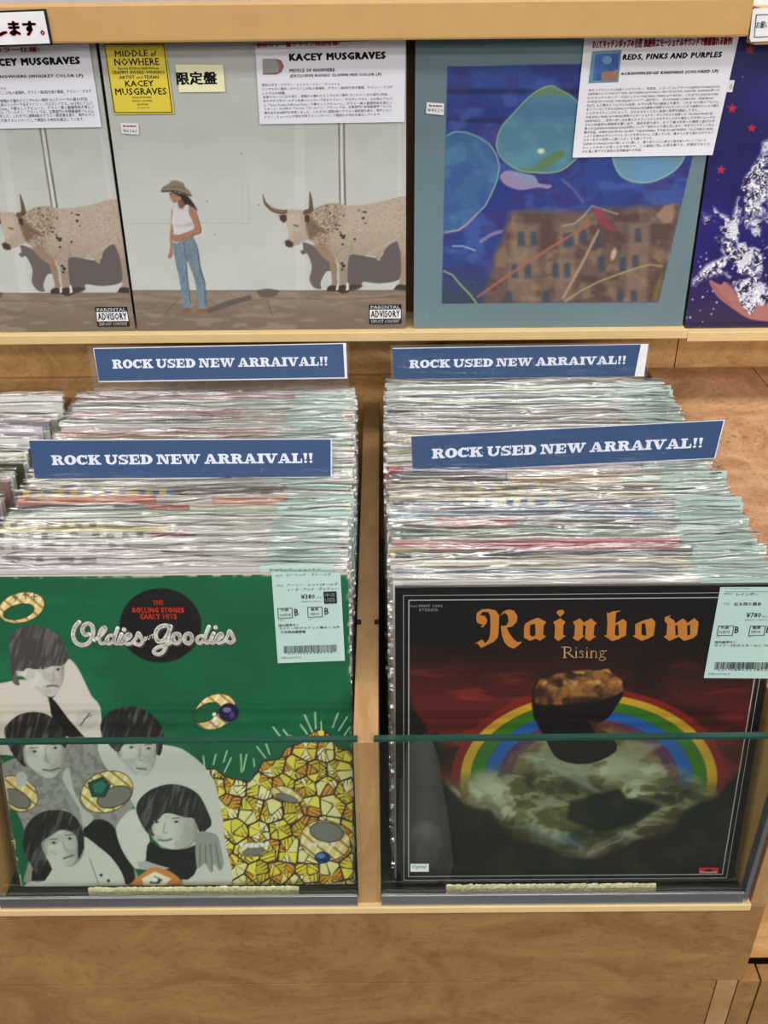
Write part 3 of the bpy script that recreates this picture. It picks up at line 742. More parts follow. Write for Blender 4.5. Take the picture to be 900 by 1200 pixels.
c1 = lambda p: crop(0, 640, 4.09, p)
c3 = lambda p: crop(0, 850, 4.09, p)
c4 = lambda p: crop(200, 850, 3.46, p)
fig = (206, 203, 194)
A.poly(c1([(-60, 700), (40, 650), (120, 640), (160, 660), (235, 730), (275, 700), (300, 600), (325, 540), (370, 580), (420, 680), (440, 720), (475, 760), (485, 820), (470, 960), (300, 1000), (0, 1000), (-60, 950)]), (202, 196, 184))
A.poly(c1([(232, 725), (262, 740), (330, 830), (400, 910), (410, 930), (290, 900), (250, 820), (240, 770)]), (24, 22, 24))
bust(None, c1([(45, 480), (50, 430), (90, 395), (160, 378), (230, 395), (290, 440), (322, 500), (325, 545), (300, 568), (260, 572), (215, 585), (170, 590), (130, 585), (110, 600), (75, 600), (95, 665), (60, 650), (50, 560)]),
     c1([(75, 590), (110, 590), (160, 570), (220, 560), (300, 560), (308, 600), (302, 650), (270, 710), (235, 722), (190, 700), (140, 655), (110, 625), (80, 620)]), hairtone=(64, 62, 60),
     eyes=c1([(205, 585), (278, 590)]), mouth=c1([(225, 672), (250, 668), (280, 672)]), nose=c1([(255, 600), (262, 640), (248, 645)]))
A.poly(c1([(365, 800), (400, 778), (450, 780), (478, 810), (470, 850), (430, 880), (400, 890), (375, 860)]), (190, 186, 176)); A.line(c1([(385, 860), (430, 800)]), 1.2, (60, 58, 56)); A.line(c1([(400, 830), (440, 810)]), 1, (90, 88, 86))
# lower row: grey coat (left), pale shirt (right), dark ground between
A.poly(c3([(90, 150), (150, 110), (320, 60), (480, 60), (600, 80), (640, 120), (650, 330), (600, 560), (640, 780), (150, 780), (140, 640), (110, 480), (60, 380), (10, 260), (5, 190)]), (150, 148, 142))
nz = fbm(A.X*.25, A.Y*.25, 4)
mg = A.pmask(c3([(90, 150), (320, 60), (480, 60), (560, 300), (560, 480), (400, 490), (110, 480), (60, 380), (10, 260)]), 2); A.mix(mg*np.clip((nz-.45)*3, 0, .5), (104, 102, 98))
A.poly(c3([(400, 500), (470, 450), (540, 480), (600, 580), (640, 680), (640, 780), (560, 780), (420, 640)]), (24, 24, 24))
A.poly(c3([(470, 90), (560, 70), (800, 95), (900, 130), (1010, 240), (1050, 420), (980, 560), (700, 500), (640, 380), (590, 300), (500, 190)]), (204, 201, 194))
A.poly(c3([(330, 200), (350, 300), (400, 400), (450, 440), (400, 490), (380, 400), (300, 260)]), (186, 184, 178))
bust(None, c3([(20, 30), (40, -10), (90, -50), (160, -65), (230, -50), (290, 0), (318, 60), (315, 110), (290, 90), (240, 70), (180, 80), (120, 95), (112, 160), (125, 200), (95, 180), (50, 120)]),
     c3([(115, 120), (130, 90), (200, 80), (300, 85), (312, 130), (300, 190), (270, 240), (232, 255), (190, 235), (145, 200), (122, 170)]), eyes=c3([(165, 125), (265, 108)]), mouth=c3([(205, 212), (240, 218), (285, 205)]), nose=c3([(218, 110), (222, 175), (240, 182)]))
bust(None, c3([(480, 20), (500, -40), (560, -80), (650, -88), (730, -50), (780, 20), (778, 110), (765, 145), (748, 130), (745, 80), (690, 75), (640, 80), (590, 95), (565, 130), (520, 90)]),
     c3([(560, 130), (590, 85), (650, 75), (745, 85), (750, 140), (730, 215), (690, 248), (650, 240), (600, 190)]), eyes=c3([(630, 105), (712, 110)]), mouth=c3([(655, 205), (700, 210)]), nose=c3([(672, 110), (668, 165), (690, 170)]))
bust(c3([(400, 530), (470, 580), (530, 630), (580, 700), (600, 760), (590, 780), (145, 780), (150, 750), (200, 750), (250, 690), (220, 620), (260, 640), (330, 680), (390, 640), (405, 580)]),
     c3([(115, 600), (110, 520), (150, 450), (220, 410), (310, 410), (370, 450), (400, 520), (400, 590), (375, 640), (372, 560), (350, 515), (290, 500), (240, 530), (200, 560), (205, 600), (220, 640), (190, 720), (160, 690)]),
     c3([(205, 580), (230, 545), (290, 505), (350, 520), (372, 570), (372, 620), (345, 670), (310, 672), (260, 640), (220, 610)]), eyes=c3([(258, 563), (335, 543)]), mouth=c3([(305, 638), (352, 622)]), nose=c3([(300, 560), (318, 602), (330, 598)]))
A.poly(c3([(155, 690), (190, 720), (225, 640), (250, 690), (215, 745), (150, 745)]), (26, 26, 26))
A.line(c3([(430, 640), (480, 780)]), 1, (120, 118, 112)); 
for q in c3([(485, 718), (520, 745)]): A.ell(q[0], q[1], 1.8, 1.8, (40, 40, 40))
A.poly(c3([(735, 520), (760, 500), (930, 500), (985, 545), (940, 610), (780, 610)]), (150, 148, 142))
# curly-collared figure at lower centre with a long arm
A.poly(c3([(560, 480), (640, 400), (700, 480), (720, 580), (700, 640), (660, 690), (610, 640), (570, 560)]), (208, 206, 198))
A.poly(c3([(1010, 240), (1060, 400), (1080, 560), (1110, 690), (1090, 775), (880, 775), (900, 600), (980, 500)]), (204, 201, 194))
A.poly(c3([(715, 560), (780, 590), (900, 590), (985, 545), (960, 640), (900, 740), (720, 700), (700, 640)]), (26, 26, 28))
bust(None, c3([(655, 420), (665, 360), (720, 310), (800, 283), (880, 290), (950, 330), (990, 400), (1015, 470), (990, 500), (960, 520), (930, 450), (880, 440), (800, 420), (760, 450), (725, 490), (740, 530), (700, 510)]),
     c3([(718, 500), (735, 460), (800, 430), (900, 440), (945, 470), (940, 530), (900, 575), (840, 595), (780, 580), (735, 545)]), hairtone=(40, 38, 38), eyes=c3([(750, 463), (845, 462)]), mouth=c3([(762, 548), (792, 553), (822, 546)]), nose=c3([(790, 470), (782, 512), (800, 516)]))
A.poly(c4([(105, 440), (180, 440), (200, 480), (215, 560), (200, 590), (175, 560), (165, 600), (140, 560), (120, 575), (105, 570)]), (150, 148, 142))
for q in ([(120, 480), (118, 565)], [(140, 485), (142, 560)], [(160, 480), (170, 590)], [(180, 480), (200, 575)]): A.line(c4(q), 1.2, (84, 82, 80), .8)
A.poly(c3([(655, 655), (700, 650), (760, 670), (815, 685), (760, 700), (670, 690)]), (176, 174, 168))
# gold rings
def gring(cx, cy, rx, ry, rot, band, stone=None):
    A.ell(cx, cy, rx, ry, (70, 50, 24), rot); A.ell(cx, cy, rx-1, ry-1, (222, 200, 128), rot)
    m = A.emask(cx, cy, rx-1, ry-1, rot); A.mix(m*np.clip((np.sin(A.X*.5+A.Y*.3)-.3), 0, .6), (250, 244, 214)); A.mix(m*np.clip((np.sin(A.X*.37-A.Y*.45+2)-.6)*2, 0, .7), (120, 76, 30))
    ox, oy = band; A.ell(cx+ox, cy+oy, rx*.68, ry*.5, (60, 44, 22), rot); A.ell(cx+ox, cy+oy, rx*.64, ry*.45, (16, 90, 58) if stone != 'bw' else (120, 118, 110), rot)
gring(25, 712, 28, 18, -.25, (-3, 5))
for x, y in ((18, 700), (30, 697), (40, 699)): A.line([(x-3, y), (x+3, y)], 1.2, (70, 66, 60)); A.line([(x, y-4), (x, y+4)], 1.2, (70, 66, 60))
gring(252, 834, 26, 20, -.5, (-10, 1)); A.ell(268, 835, 12, 11, (30, 24, 60)); A.ell(266, 832, 5, 3, (120, 110, 160)); A.ell(272, 838, 3, 4, (70, 60, 120))
for y in (837, 842, 848): A.ell(252+(y-842)*.2, y, 2.2, 2.2, (236, 232, 224))
gring(20, 930, 26, 20, .5, (0, 6), 'bw'); A.ell(25, 913, 7, 9, (190, 188, 184))
gring(125, 928, 32, 24, -.35, (9, 6), 'bw'); A.poly(c3([(418, 275), (495, 243), (532, 285), (505, 345), (440, 345)]), (16, 66, 50)); A.poly(c3([(440, 285), (490, 262), (510, 290), (490, 325), (455, 325)]), (44, 110, 88))
A.poly(c3([(740, 680), (815, 700), (868, 745), (860, 778), (635, 778), (640, 745), (690, 705)]), (206, 130, 70)); A.poly(c3([(742, 700), (820, 735), (790, 768), (690, 768), (680, 735)]), (236, 226, 200)); A.poly(c3([(740, 722), (780, 740), (760, 760), (715, 758)]), (70, 66, 64)); A.ell(181, 1031, 4, 3, (230, 230, 226))
gring(336, 931, 20, 9, .3, (0, 4), 'bw')
gring(297, 995, 19, 9, -.1, (0, 3), 'bw'); 
for k in range(6): A.ell(283+k*6, 991-(k-2)**2*.3, 2.6, 2.6, (226, 228, 230))
gring(381, 985, 30, 24, .15, (2, -10), 'bw'); A.ell(378, 1005, 9.5, 7, (24, 50, 92)); A.ell(376, 1003, 5, 3, (90, 130, 180))
for k in range(5): A.ell(362+k*7, 990, 2.6, 2.6, (226, 216, 200))
# worn edges
A.mix(np.clip((fbm(A.u*160, A.v*160, 2)-.52)*6, 0, 1)*np.clip(1-np.minimum.reduce([A.v, SQ-A.v, SQ-A.u, A.u])/.0022, 0, 1), (206, 196, 170))
A.mesh('printed_face', M['print'], rg, .80); sleeve_box(rg, M['cardstock'])
for rows, mat, b in (([('THE', (179, 709), (191.5, 709), 5.6), ('ROLLING STONES', (155.5, 718), (216, 718), 6.2), ('EARLY HITS', (165, 725.5), (207.5, 725.5), 6.0)], 'orange', .05),):
    for s, p0, p1, h in rows: text(frG, rg, s, p0, p1, h, M[mat], .0007, b)
# script lettering drawn as round pen strokes
def strokes(name, fr, parent, ss, mat, d, off=(0, 0), grow=0):
    polys = []
    for pts, w in ss:
        P = [(x+off[0], y+off[1]) for x, y in pts]
        if len(P) > 2:
            Q = []; 
            for i in range(len(P)-1):
                a, b = P[max(0, i-1)], P[i]; c, e = P[i+1], P[min(len(P)-1, i+2)]
                for j in range(4):
                    t = j/4; Q.append(tuple(.5*((2*b[k])+(c[k]-a[k])*t+(2*a[k]-5*b[k]+4*c[k]-e[k])*t*t+(3*b[k]-a[k]-3*c[k]+e[k])*t**3) for k in (0, 1)))
            Q.append(P[-1]); P = Q
        w = w+grow
        for (x0, y0), (x1, y1) in zip(P[:-1], P[1:]):
            L = math.hypot(x1-x0, y1-y0) or 1; nx, ny = -(y1-y0)/L*w/2, (x1-x0)/L*w/2
            polys.append([fr.uv(*p) for p in ((x0+nx, y0+ny), (x1+nx, y1+ny), (x1-nx, y1-ny), (x0-nx, y0-ny))])
        for x, y in P: polys.append([fr.uv(x+w/2*cos(k*pi/4), y+w/2*sin(k*pi/4)) for k in range(8)])
    return flat(name, fr, parent, polys, mat, d)
e1 = lambda p: crop(80, 680, 7.5, p)
e2 = lambda p: crop(180, 680, 7.5, p)
SC = [(e1([(98, 362), (60, 410), (45, 470), (62, 530), (110, 562), (165, 555), (205, 510), (222, 450), (212, 395), (175, 375), (138, 395), (128, 440), (150, 472), (185, 470)]), 4.8),
      (e1([(232, 520), (290, 480), (330, 430), (322, 408), (290, 430), (272, 490), (285, 545), (325, 545), (350, 520)]), 3.8),
      (e1([(405, 482), (365, 482), (338, 520), (352, 552), (388, 540), (412, 495)]), 3.8), (e1([(436, 415), (412, 490), (408, 535), (432, 552), (452, 535)]), 4.2),
      (e1([(470, 468), (450, 525), (466, 552), (492, 530)]), 4.4), (e1([(492, 428), (494, 429)]), 5.2),
      (e1([(500, 525), (548, 492), (540, 466), (510, 480), (494, 520), (512, 552), (560, 545), (600, 500)]), 3.8),
      (e1([(600, 500), (618, 458), (640, 495), (655, 530), (632, 560), (592, 552)]), 4.2),
      (e1([(893, 402), (850, 392), (795, 415), (768, 470), (790, 528), (838, 522), (880, 462), (900, 400)]), 4.9), (e1([(890, 440), (870, 540), (842, 615), (792, 645), (752, 622), (785, 585), (860, 565), (930, 520)]), 4.2)]
for cx in (202, 305): SC.append((e2([(cx+34, 500), (cx+22, 470), (cx-8, 466), (cx-32, 495), (cx-26, 535), (cx+6, 548), (cx+32, 525), (cx+34, 500)]), 4.6))
SC += [(e2([(425, 482), (392, 495), (384, 530), (412, 548), (445, 515)]), 4), (e2([(488, 402), (460, 470), (450, 525), (472, 545), (496, 525)]), 4.4),
       (e2([(530, 462), (505, 520), (520, 545), (548, 525)]), 4.4), (e2([(545, 408), (547, 409)]), 4.8), (e2([(552, 522), (604, 488), (594, 462), (566, 480), (552, 522), (574, 546), (620, 530), (655, 480)]), 3.9),
       (e2([(655, 480), (668, 440), (694, 478), (706, 520), (680, 543), (648, 532)]), 4.2)]
strokes('script_shadow', frG, rg, SC, M['scriptshade'], .0007, (1.0, 1.4), .8)
strokes('script_lettering', frG, rg, SC, M['offwhite'], .0011)
text(frG, rg, 'BUT', (169.5, 751.5), (180.5, 748), 5.2, M['offwhite'], .0014, .04)
q = lambda *p: crop(310, 660, 9, p)
pl = price_label(frG, rg, q((72, 92), (800, 100), (848, 1028), (140, 1055)), [
    ('\u30ed\u30fc\u30ea\u30f3\u30b0\u30fb\u30b9\u30c8\u30fc\u30f3\u30ba', *q((232, 140), (702, 132)), 3.4, 'ink', .01),
    ('ARTIST', *q((115, 142), (195, 140)), 2.0, 'inkgrey', .0), ('TITLE', *q((122, 250), (192, 246)), 2.2, 'inkgrey', .0),
    ('\u30a2\u30fc\u30ea\u30fc\u30fb\u30d2\u30c3\u30c8(\u30aa\u30fc\u30eb\u30c7', *q((238, 250), (775, 240)), 3.6, 'ink', .01),
    ('\u30a3\u30fc\u30ba\u30fb\u30a2\u30f3\u30c9\u30fb\u30b0\u30c3\u30c7\u30a3\u30fc', *q((242, 296), (775, 284)), 3.6, 'ink', .01),
    ('\u00a5380', *q((386, 380), (532, 374)), 5.6, 'ink', .015), ('\u7a0e\u8fbc', *q((552, 372), (602, 370)), 1.8, 'inkgrey', 0),
    ('(\u7a0e\u629c\u00a5346 \u7a0e\u00a534)', *q((386, 416), (606, 410)), 1.8, 'inkgrey', 0),
    ('\u5916\u88c5', *q((172, 510), (255, 507)), 3.4, 'ink', .02), ('SLEEVE', *q((163, 560), (278, 556)), 2.8, 'ink', 0), ('B', *q((316, 556), (360, 554)), 8.2, 'ink', .02),
    ('\u76e4\u8cea', *q((488, 502), (568, 500)), 3.4, 'ink', .02), ('MEDIA', *q((486, 549), (580, 546)), 2.6, 'ink', 0), ('B', *q((634, 544), (678, 542)), 8.2, 'ink', .02),
    ('B:\u826f\u3044', *q((146, 608), (215, 606)), 1.6, 'inkgrey', 0), ('B:\u826f\u3044', *q((462, 598), (522, 596)), 1.6, 'inkgrey', 0),
    ('\u56fd\u5185\u76e4\u5e2f\u306a\u3057', *q((148, 672), (366, 664)), 3.2, 'ink', .012), ('\u30e9\u30a4\u30ca\u30fc\u4ed8/\u30b8\u30e3\u30b1\u30c3\u30c8\u75db\u307f,\u3057\u307f\u591a', *q((152, 704), (796, 688)), 3.2, 'ink', .008),
    ('\u65e5\u672c\u72ec\u81ea\u7de8\u96c6\u76e4', *q((176, 742), (434, 736)), 3.2, 'ink', .02),
    ('*22U0226383915*', *q((212, 962), (752, 948)), 2.2, 'ink', 0), ('\u6c34\u8272/LIGHT BLUE', *q((172, 1010), (388, 1004)), 2.4, 'inkgrey', 0)])
frame_rect(frG, pl, q((138, 468), (295, 462), (300, 572), (144, 578)), .0006, .0015, M['ink']); frame_rect(frG, pl, q((452, 455), (610, 450), (616, 562), (458, 566)), .0006, .0015, M['ink'])
barcode(frG, pl, *q((208, 938), (765, 922)), 8, 5, .0015)
us = slab_sheet('used_stamp', frG, pl, q((620, 302), (758, 298), (766, 424), (630, 430)), M['ink'], .0016)
text(frG, us, '\u4e2d\u53e4', *q((640, 355), (745, 352)), 4.2, M['mint'], .0019, .01); text(frG, us, 'USED', *q((640, 412), (748, 408)), 4.6, M['mint'], .0019, .01)

# ==================================================================  black album, front of the right bin
frR = Frame(.0249, .0160, -.2035, .155)
rr = empty('vinyl_record', 'black record sleeve with gold blackletter title and rainbow arc, foremost in right bin', 'record', None, frR.m)
A = Art(frR, SQ, SQ, 330, (12, 10, 11))
c6 = lambda p: crop(430, 660, 3.6, p); c7 = lambda p: crop(430, 860, 3.6, p); c8 = lambda p: crop(660, 860, 3.75, p); c9 = lambda p: crop(660, 660, 3.75, p)
inner = A.pmask([(477, 703), (902, 703), (848, 1025), (477, 1024)], 1)
n1_ = fbm(A.X*.012, A.Y*.03+3, 5)
sky = np.clip((A.Y-742-(A.X-477)*.04)/75, 0, 1)*np.clip((n1_-.12)*2.6, 0, 1)
A.mix(inner*np.clip(1-np.hypot((A.X-690)/150, (A.Y-760)/75), 0, 1)*.8, (44, 24, 16))
A.mix(inner*sky*.9, (98, 30, 26)); A.mix(inner*sky*np.clip((fbm(A.X*.02, A.Y*.10, 4)-.55)*4, 0, .7), (140, 48, 40))
A.mix(inner*np.clip(1-np.abs(A.X-700)/120, 0, 1)*np.clip(1-np.abs(A.Y-775)/40, 0, 1)*.6, (26, 14, 10))
# plain rainbow: concentric bands of one ellipse, low haze beneath
cx, cy = 690, 912; rr_ = np.hypot((A.X-cx)/1.52, A.Y-cy)
band = [(106, 99, (128, 32, 24)), (99, 91, (206, 166, 44)), (91, 80, (54, 118, 30)), (80, 69, (34, 96, 176)), (69, 59, (92, 56, 92))]
A.mix(inner*np.clip((60-rr_)/2+.5, 0, 1)*(A.Y < 930), (140, 104, 88))
A.mix(inner*np.clip((60-rr_)/2+.5, 0, 1)*np.clip((fbm(A.X*.015, A.Y*.12, 4)-.5)*3, 0, .6), (150, 66, 44))
up_ = np.clip((952-A.Y)/36, 0, 1)
for r0, r1_, c in band: A.mix(inner*up_*np.clip((r0-rr_)+.5, 0, 1)*np.clip((rr_-r1_)+.5, 0, 1)*.93, c)
# pale rolling cloud and water, dark hills
wx = fbm(A.X*.02, A.Y*.02, 4)*30; 
sea = A.pmask([(520, 925), (560, 912), (600, 900), (618, 880), (650, 868), (690, 880), (720, 862), (745, 868), (775, 900), (800, 912), (835, 930), (800, 950), (770, 970), (720, 985), (680, 1000), (640, 985), (590, 960), (545, 940)], 26)
f1 = fbm(A.X*.030+wx*.05, A.Y*.055+wx*.06, 5); f2 = np.abs(fbm(A.X*.022+wx*.06+9, A.Y*.05+4, 5)-.5)*2
A.mix(inner*np.clip((A.Y-905)/60, 0, 1)*.85, (34, 30, 24))
A.mix(inner*sea*.9, (88, 90, 50)); A.mix(inner*sea*np.clip((f1-.5)*6, 0, .9), (136, 134, 92)); A.mix(inner*sea*np.clip((f1-.62)*8, 0, .9), (186, 188, 164)); A.mix(inner*sea*np.clip((.20-f2)*5, 0, .6), (176, 178, 152)); A.mix(inner*sea*np.clip((.42-f1)*6, 0, .85), (42, 44, 28))
A.poly([(640, 868), (665, 872), (690, 915), (705, 930), (680, 920), (650, 905), (625, 900)], (150, 154, 132), 6, .7)
A.poly([(775, 872), (735, 868), (718, 880), (708, 920), (722, 915), (740, 900)], (160, 162, 132), 6, .7)
for pts in ([(476, 800), (484, 830), (497, 848), (503, 862), (512, 858), (520, 880), (527, 893), (500, 910), (476, 915)],
            [(476, 915), (510, 905), (545, 945), (575, 950), (590, 975), (605, 985), (640, 992), (660, 1005), (700, 1008), (720, 1000), (745, 985), (790, 975), (800, 950), (822, 940), (840, 935), (866, 905), (848, 1026), (476, 1026)],
            [(700, 930), (725, 925), (735, 935), (760, 940), (775, 945), (745, 965), (700, 975), (665, 960), (668, 940)]):
    A.mix(inner*A.pmask(pts, 5)*.92, (20, 25, 20))
A.mix(inner*np.clip((fbm(A.X*.05, A.Y*.05, 4)-.55)*3, 0, .4)*(A.Y > 930), (64, 54, 34))
A.line([(690, 1000), (702, 996), (714, 989), (726, 985), (734, 976), (748, 971), (760, 962)], 2.2, (140, 146, 130), .6, 2.5); A.ell(668, 985, 16, 7, (70, 98, 120), .3, 9, .55); A.ell(625, 975, 22, 5, (96, 112, 116), .35, 8, .5)
# brown boulder peak standing through the arc
m = A.poly([(625, 838), (623, 812), (632, 795), (650, 790), (668, 787), (690, 786), (712, 784), (728, 796), (731, 812), (722, 828), (712, 842), (700, 850), (716, 862), (722, 880), (690, 895), (655, 890), (640, 868), (630, 850)], (20, 14, 10), 1.5, 1)
lump = A.pmask([(624, 812), (632, 796), (650, 790), (668, 787), (690, 786), (712, 784), (728, 796), (731, 810), (714, 818), (690, 822), (664, 826), (640, 826), (627, 824)], 3)
A.mix(lump*np.clip((fbm(A.X*.09, A.Y*.09, 3)-.25)*2.4, .25, 1), (150, 98, 48)); A.mix(lump*np.clip((fbm(A.X*.11+5, A.Y*.13, 3)-.55)*6, 0, 1)*np.clip((812-A.Y)/14, 0, 1), (204, 154, 84))
A.mix(A.pmask([(690, 845), (722, 848), (735, 860), (728, 868), (700, 864)], 4)*.6, (110, 72, 34))
A.mesh('printed_face', M['print'], rr, .68); sleeve_box(rr, M['darkstock'])
uvb = pxpoly(frR, [(472, 1027), (850, 1030), (916, 698), (472, 698)]); a0, b0 = .0066, .3085; l0 = .0076; h0 = .3085
for k, (w, t) in enumerate(((0, .0005), (.0042, .0009))):
    x0, x1, z0, z1 = a0+w, b0-w, l0+w, h0-w
    flat('border_line', frR, rr, [[[(x0, z0), (x1, z0), (x1, z1), (x0, z1)], [(x0+t, z0+t), (x1-t, z0+t), (x1-t, z1-t), (x0+t, z1-t)]]], M['line'], .0006)
b1 = lambda *p: pxpoly(frR, crop(545, 700, 6, p)); b2 = lambda *p: pxpoly(frR, crop(680, 700, 6, p))
flat('blackletter_title', frR, rr, [
    b1((78, 150), (80, 110), (115, 82), (165, 78), (215, 90), (240, 125), (238, 160), (235, 240), (230, 280), (200, 310), (150, 335), (112, 353), (85, 320), (65, 325), (85, 312), (120, 292), (140, 320), (165, 295), (175, 260), (178, 200), (176, 125), (160, 100), (125, 98), (104, 122), (140, 130), (155, 155), (150, 180), (125, 207), (107, 205), (128, 188), (105, 185), (85, 175)),
    b1((243, 130), (270, 95), (305, 82), (345, 92), (368, 130), (362, 170), (330, 203), (292, 210), (310, 250), (340, 290), (365, 312), (402, 308), (375, 335), (340, 358), (300, 340), (275, 310), (258, 260), (250, 198), (290, 195), (305, 165), (300, 125), (280, 106), (255, 112)),
    [b1((415, 200), (425, 180), (470, 155), (512, 140), (570, 170), (552, 195), (548, 262), (570, 270), (525, 303), (497, 287), (455, 303), (412, 280)), b1((456, 192), (492, 182), (495, 262), (474, 274), (454, 258))],
    b1((640, 105), (655, 88), (685, 85), (700, 105), (668, 135)), b1((618, 172), (668, 143), (705, 170), (690, 195), (688, 262), (708, 268), (655, 305), (628, 285), (632, 195)),
    b1((755, 172), (805, 145), (830, 168), (825, 262), (838, 270), (790, 305), (755, 283), (768, 262), (772, 195)), b2((12, 178), (40, 165), (75, 145), (115, 180), (98, 195), (92, 265), (112, 270), (62, 305), (32, 285), (38, 200), (18, 188)),
    [b2((185, 100), (195, 110), (230, 95), (290, 90), (250, 105), (245, 180), (300, 148), (325, 170), (320, 265), (270, 290), (222, 305), (165, 265), (185, 262), (190, 180)), b2((246, 196), (265, 184), (272, 258), (262, 270), (241, 260))],
    [b2((385, 185), (440, 160), (500, 143), (527, 170), (515, 265), (480, 285), (430, 303), (368, 270), (385, 258)), b2((430, 182), (455, 180), (465, 262), (448, 268), (428, 256))],
    [b2((590, 160), (595, 135), (640, 122), (622, 136), (660, 160), (665, 180), (720, 145), (745, 165), (748, 180), (800, 143), (830, 170), (820, 260), (790, 285), (730, 303), (690, 275), (625, 303), (585, 275), (605, 258), (610, 185)), b2((665, 197), (682, 190), (687, 258), (668, 268)), b2((749, 197), (770, 188), (772, 258), (752, 266))],
], M['gold'], .0007)
# 'Rising': light serif capitals and small letters, as thin strokes
b3 = lambda p: crop(630, 740, 1.0, p)
ris = [([(661.5, 757.5), (661.5, 770)], 1.6), ([(658.5, 757.8), (667, 758), (669, 761), (666, 764), (662, 764.2)], 1.1), ([(665, 764.2), (672, 770)], 1.3), ([(659.3, 770), (664, 770)], .7),
       ([(675, 762.5), (675, 770)], 1.3), ([(675, 758.7), (675.2, 758.8)], 1.6), ([(673.4, 770), (676.8, 770)], .6),
       ([(683.5, 763.2), (680.5, 762.2), (679.4, 764), (682.5, 766.2), (683.2, 768.6), (680.8, 770), (678.8, 769)], 1.0),
       ([(687.6, 762.5), (687.6, 770)], 1.3), ([(687.6, 758.7), (687.8, 758.8)], 1.6), ([(686, 770), (689.4, 770)], .6),
       ([(692.6, 762.2), (692.6, 770)], 1.3), ([(692.8, 764), (696, 762.2), (698.4, 764), (698.4, 770)], 1.1), ([(691, 770), (694.2, 770)], .6), ([(697, 770), (700.2, 770)], .6),
       ([(708, 762.8), (704.5, 762), (702.8, 764.4), (704.5, 766.8), (707, 765.6), (707.4, 763.6), (705.2, 762.2)], 1.0), ([(704, 767), (703.4, 768.6), (708.5, 770), (709, 772), (705.5, 773.4), (702, 772.4), (703.4, 769.4)], 1.0), ([(707.5, 762.6), (710.5, 762)], 1.0)]
strokes('title_lettering', frR, rr, ris, M['goldpale'], .0007)
text(frR, rr, 'MWF 1004', (491, 711.8), (518.5, 711.8), 3.2, M['line'], .0007, .03); text(frR, rr, 'STEREO', (491, 716.3), (513.5, 716.3), 3.2, M['line'], .0007, .03); text(frR, rr, '\u25cb\u25cb', (480.5, 711.5), (489, 711.5), 2, M['line'], .0007, .0)
oy = slab_sheet('label_badge', frR, rr, [(481, 1012.5), (502.5, 1012.5), (502.5, 1021.5), (481, 1021.5)], M['white'], .0008)
text(frR, oy, 'Oyster', (483, 1019.3), (500.5, 1019.3), 6.0, M['ink'], .0012, .0, shear=.3)
po = slab_sheet('label_badge', frR, rr, [(819.5, 1017), (842.5, 1017), (841.5, 1024), (818.8, 1024)], M['darkred'], .0008)
flat('half_disc', frR, po, [[frR.uv(830.5+5.5*cos(k*pi/8), 1020.8-3.4*sin(k*pi/8)) for k in range(9)]], M['ink'], .0012)
text(frR, po, 'Polydor', (820.5, 1023.4), (840.5, 1023.4), 2.6, M['white'], .0012, .03)
q = lambda *p: crop(815, 680, 10, p)
pl = price_label(frR, rr, q((292, 82), (1040, 80), (905, 1152), (98, 1146)), [
    ('\u30cf\u30fc\u30c9\u30ed\u30c3\u30af COA', *q((340, 108), (632, 106)), 2.2, 'inkgrey', 0), ('ARTIST', *q((330, 168), (438, 168)), 1.8, 'inkgrey', 0), ('\u30ec\u30a4\u30f3\u30dc\u30fc', *q((478, 182), (735, 180)), 3.6, 'ink', .01),
    ('TITLE', *q((318, 286), (400, 286)), 2.0, 'inkgrey', 0), ('\u8679\u3092\u7fd4\u308b\u8987\u8005', *q((452, 300), (770, 298)), 4.0, 'ink', .01),
    ('\u00a5780', *q((592, 438), (765, 436)), 5.8, 'ink', .015), ('\u7a0e\u8fbc', *q((782, 434), (838, 434)), 1.8, 'inkgrey', 0), ('(\u7a0e\u629c\u00a5709 \u7a0e\u00a571)', *q((575, 476), (840, 474)), 1.8, 'inkgrey', 0),
    ('\u5916\u88c5', *q((296, 574), (392, 572)), 3.4, 'ink', .02), ('SLEEVE', *q((276, 622), (402, 620)), 2.8, 'ink', 0), ('B', *q((455, 620), (505, 620)), 7.8, 'ink', .02),
    ('\u76e4\u8cea', *q((668, 574), (762, 572)), 3.4, 'ink', .02), ('MEDIA', *q((652, 620), (762, 618)), 2.8, 'ink', 0), ('B', *q((828, 618), (876, 618)), 7.8, 'ink', .02),
    ('B:\u826f\u3044', *q((238, 670), (310, 670)), 1.6, 'inkgrey', 0), ('B:\u826f\u3044', *q((612, 670), (676, 670)), 1.6, 'inkgrey', 0),
    ('\u56fd\u5185\u76e4\u5e2f\u306a\u3057', *q((225, 742), (480, 740)), 3.0, 'ink', .012), ('\u30e9\u30a4\u30ca\u30fc\u4ed8/\u30dd\u30b9\u30bf\u30fc\u306a\u3057 \u201976\u5e74', *q((222, 780), (900, 780)), 3.0, 'ink', .008),
    ('*22U0886357856*', *q((215, 1060), (880, 1062)), 2.4, 'ink', 0), ('\u6c34\u8272/LIGHT BLUE', *q((150, 1110), (402, 1112)), 2.6, 'inkgrey', 0)])
frame_rect(frR, pl, q((262, 524), (448, 522), (428, 640), (242, 638)), .0006, .0015, M['ink']); frame_rect(frR, pl, q((634, 524), (818, 524), (800, 640), (612, 640)), .0006, .0015, M['ink'])
flat('rule', frR, pl, [pxpoly(frR, q((338, 124), (950, 122), (950, 127), (337, 129)))], M['inkgrey'], .0015)
barcode(frR, pl, *q((215, 1026), (880, 1030)), 7.8, 9, .0015)
for R_k, root in ((3, rg), (6, rr)):
    o = bpy.data.objects.new('outer_sleeve', None if 0 else (lambda me: me)(WRAPS[R_k].copy())); o.data.materials[0] = M['shrink']; COL.objects.link(o); o.parent = root; o.location = (0, -.0014, 0)
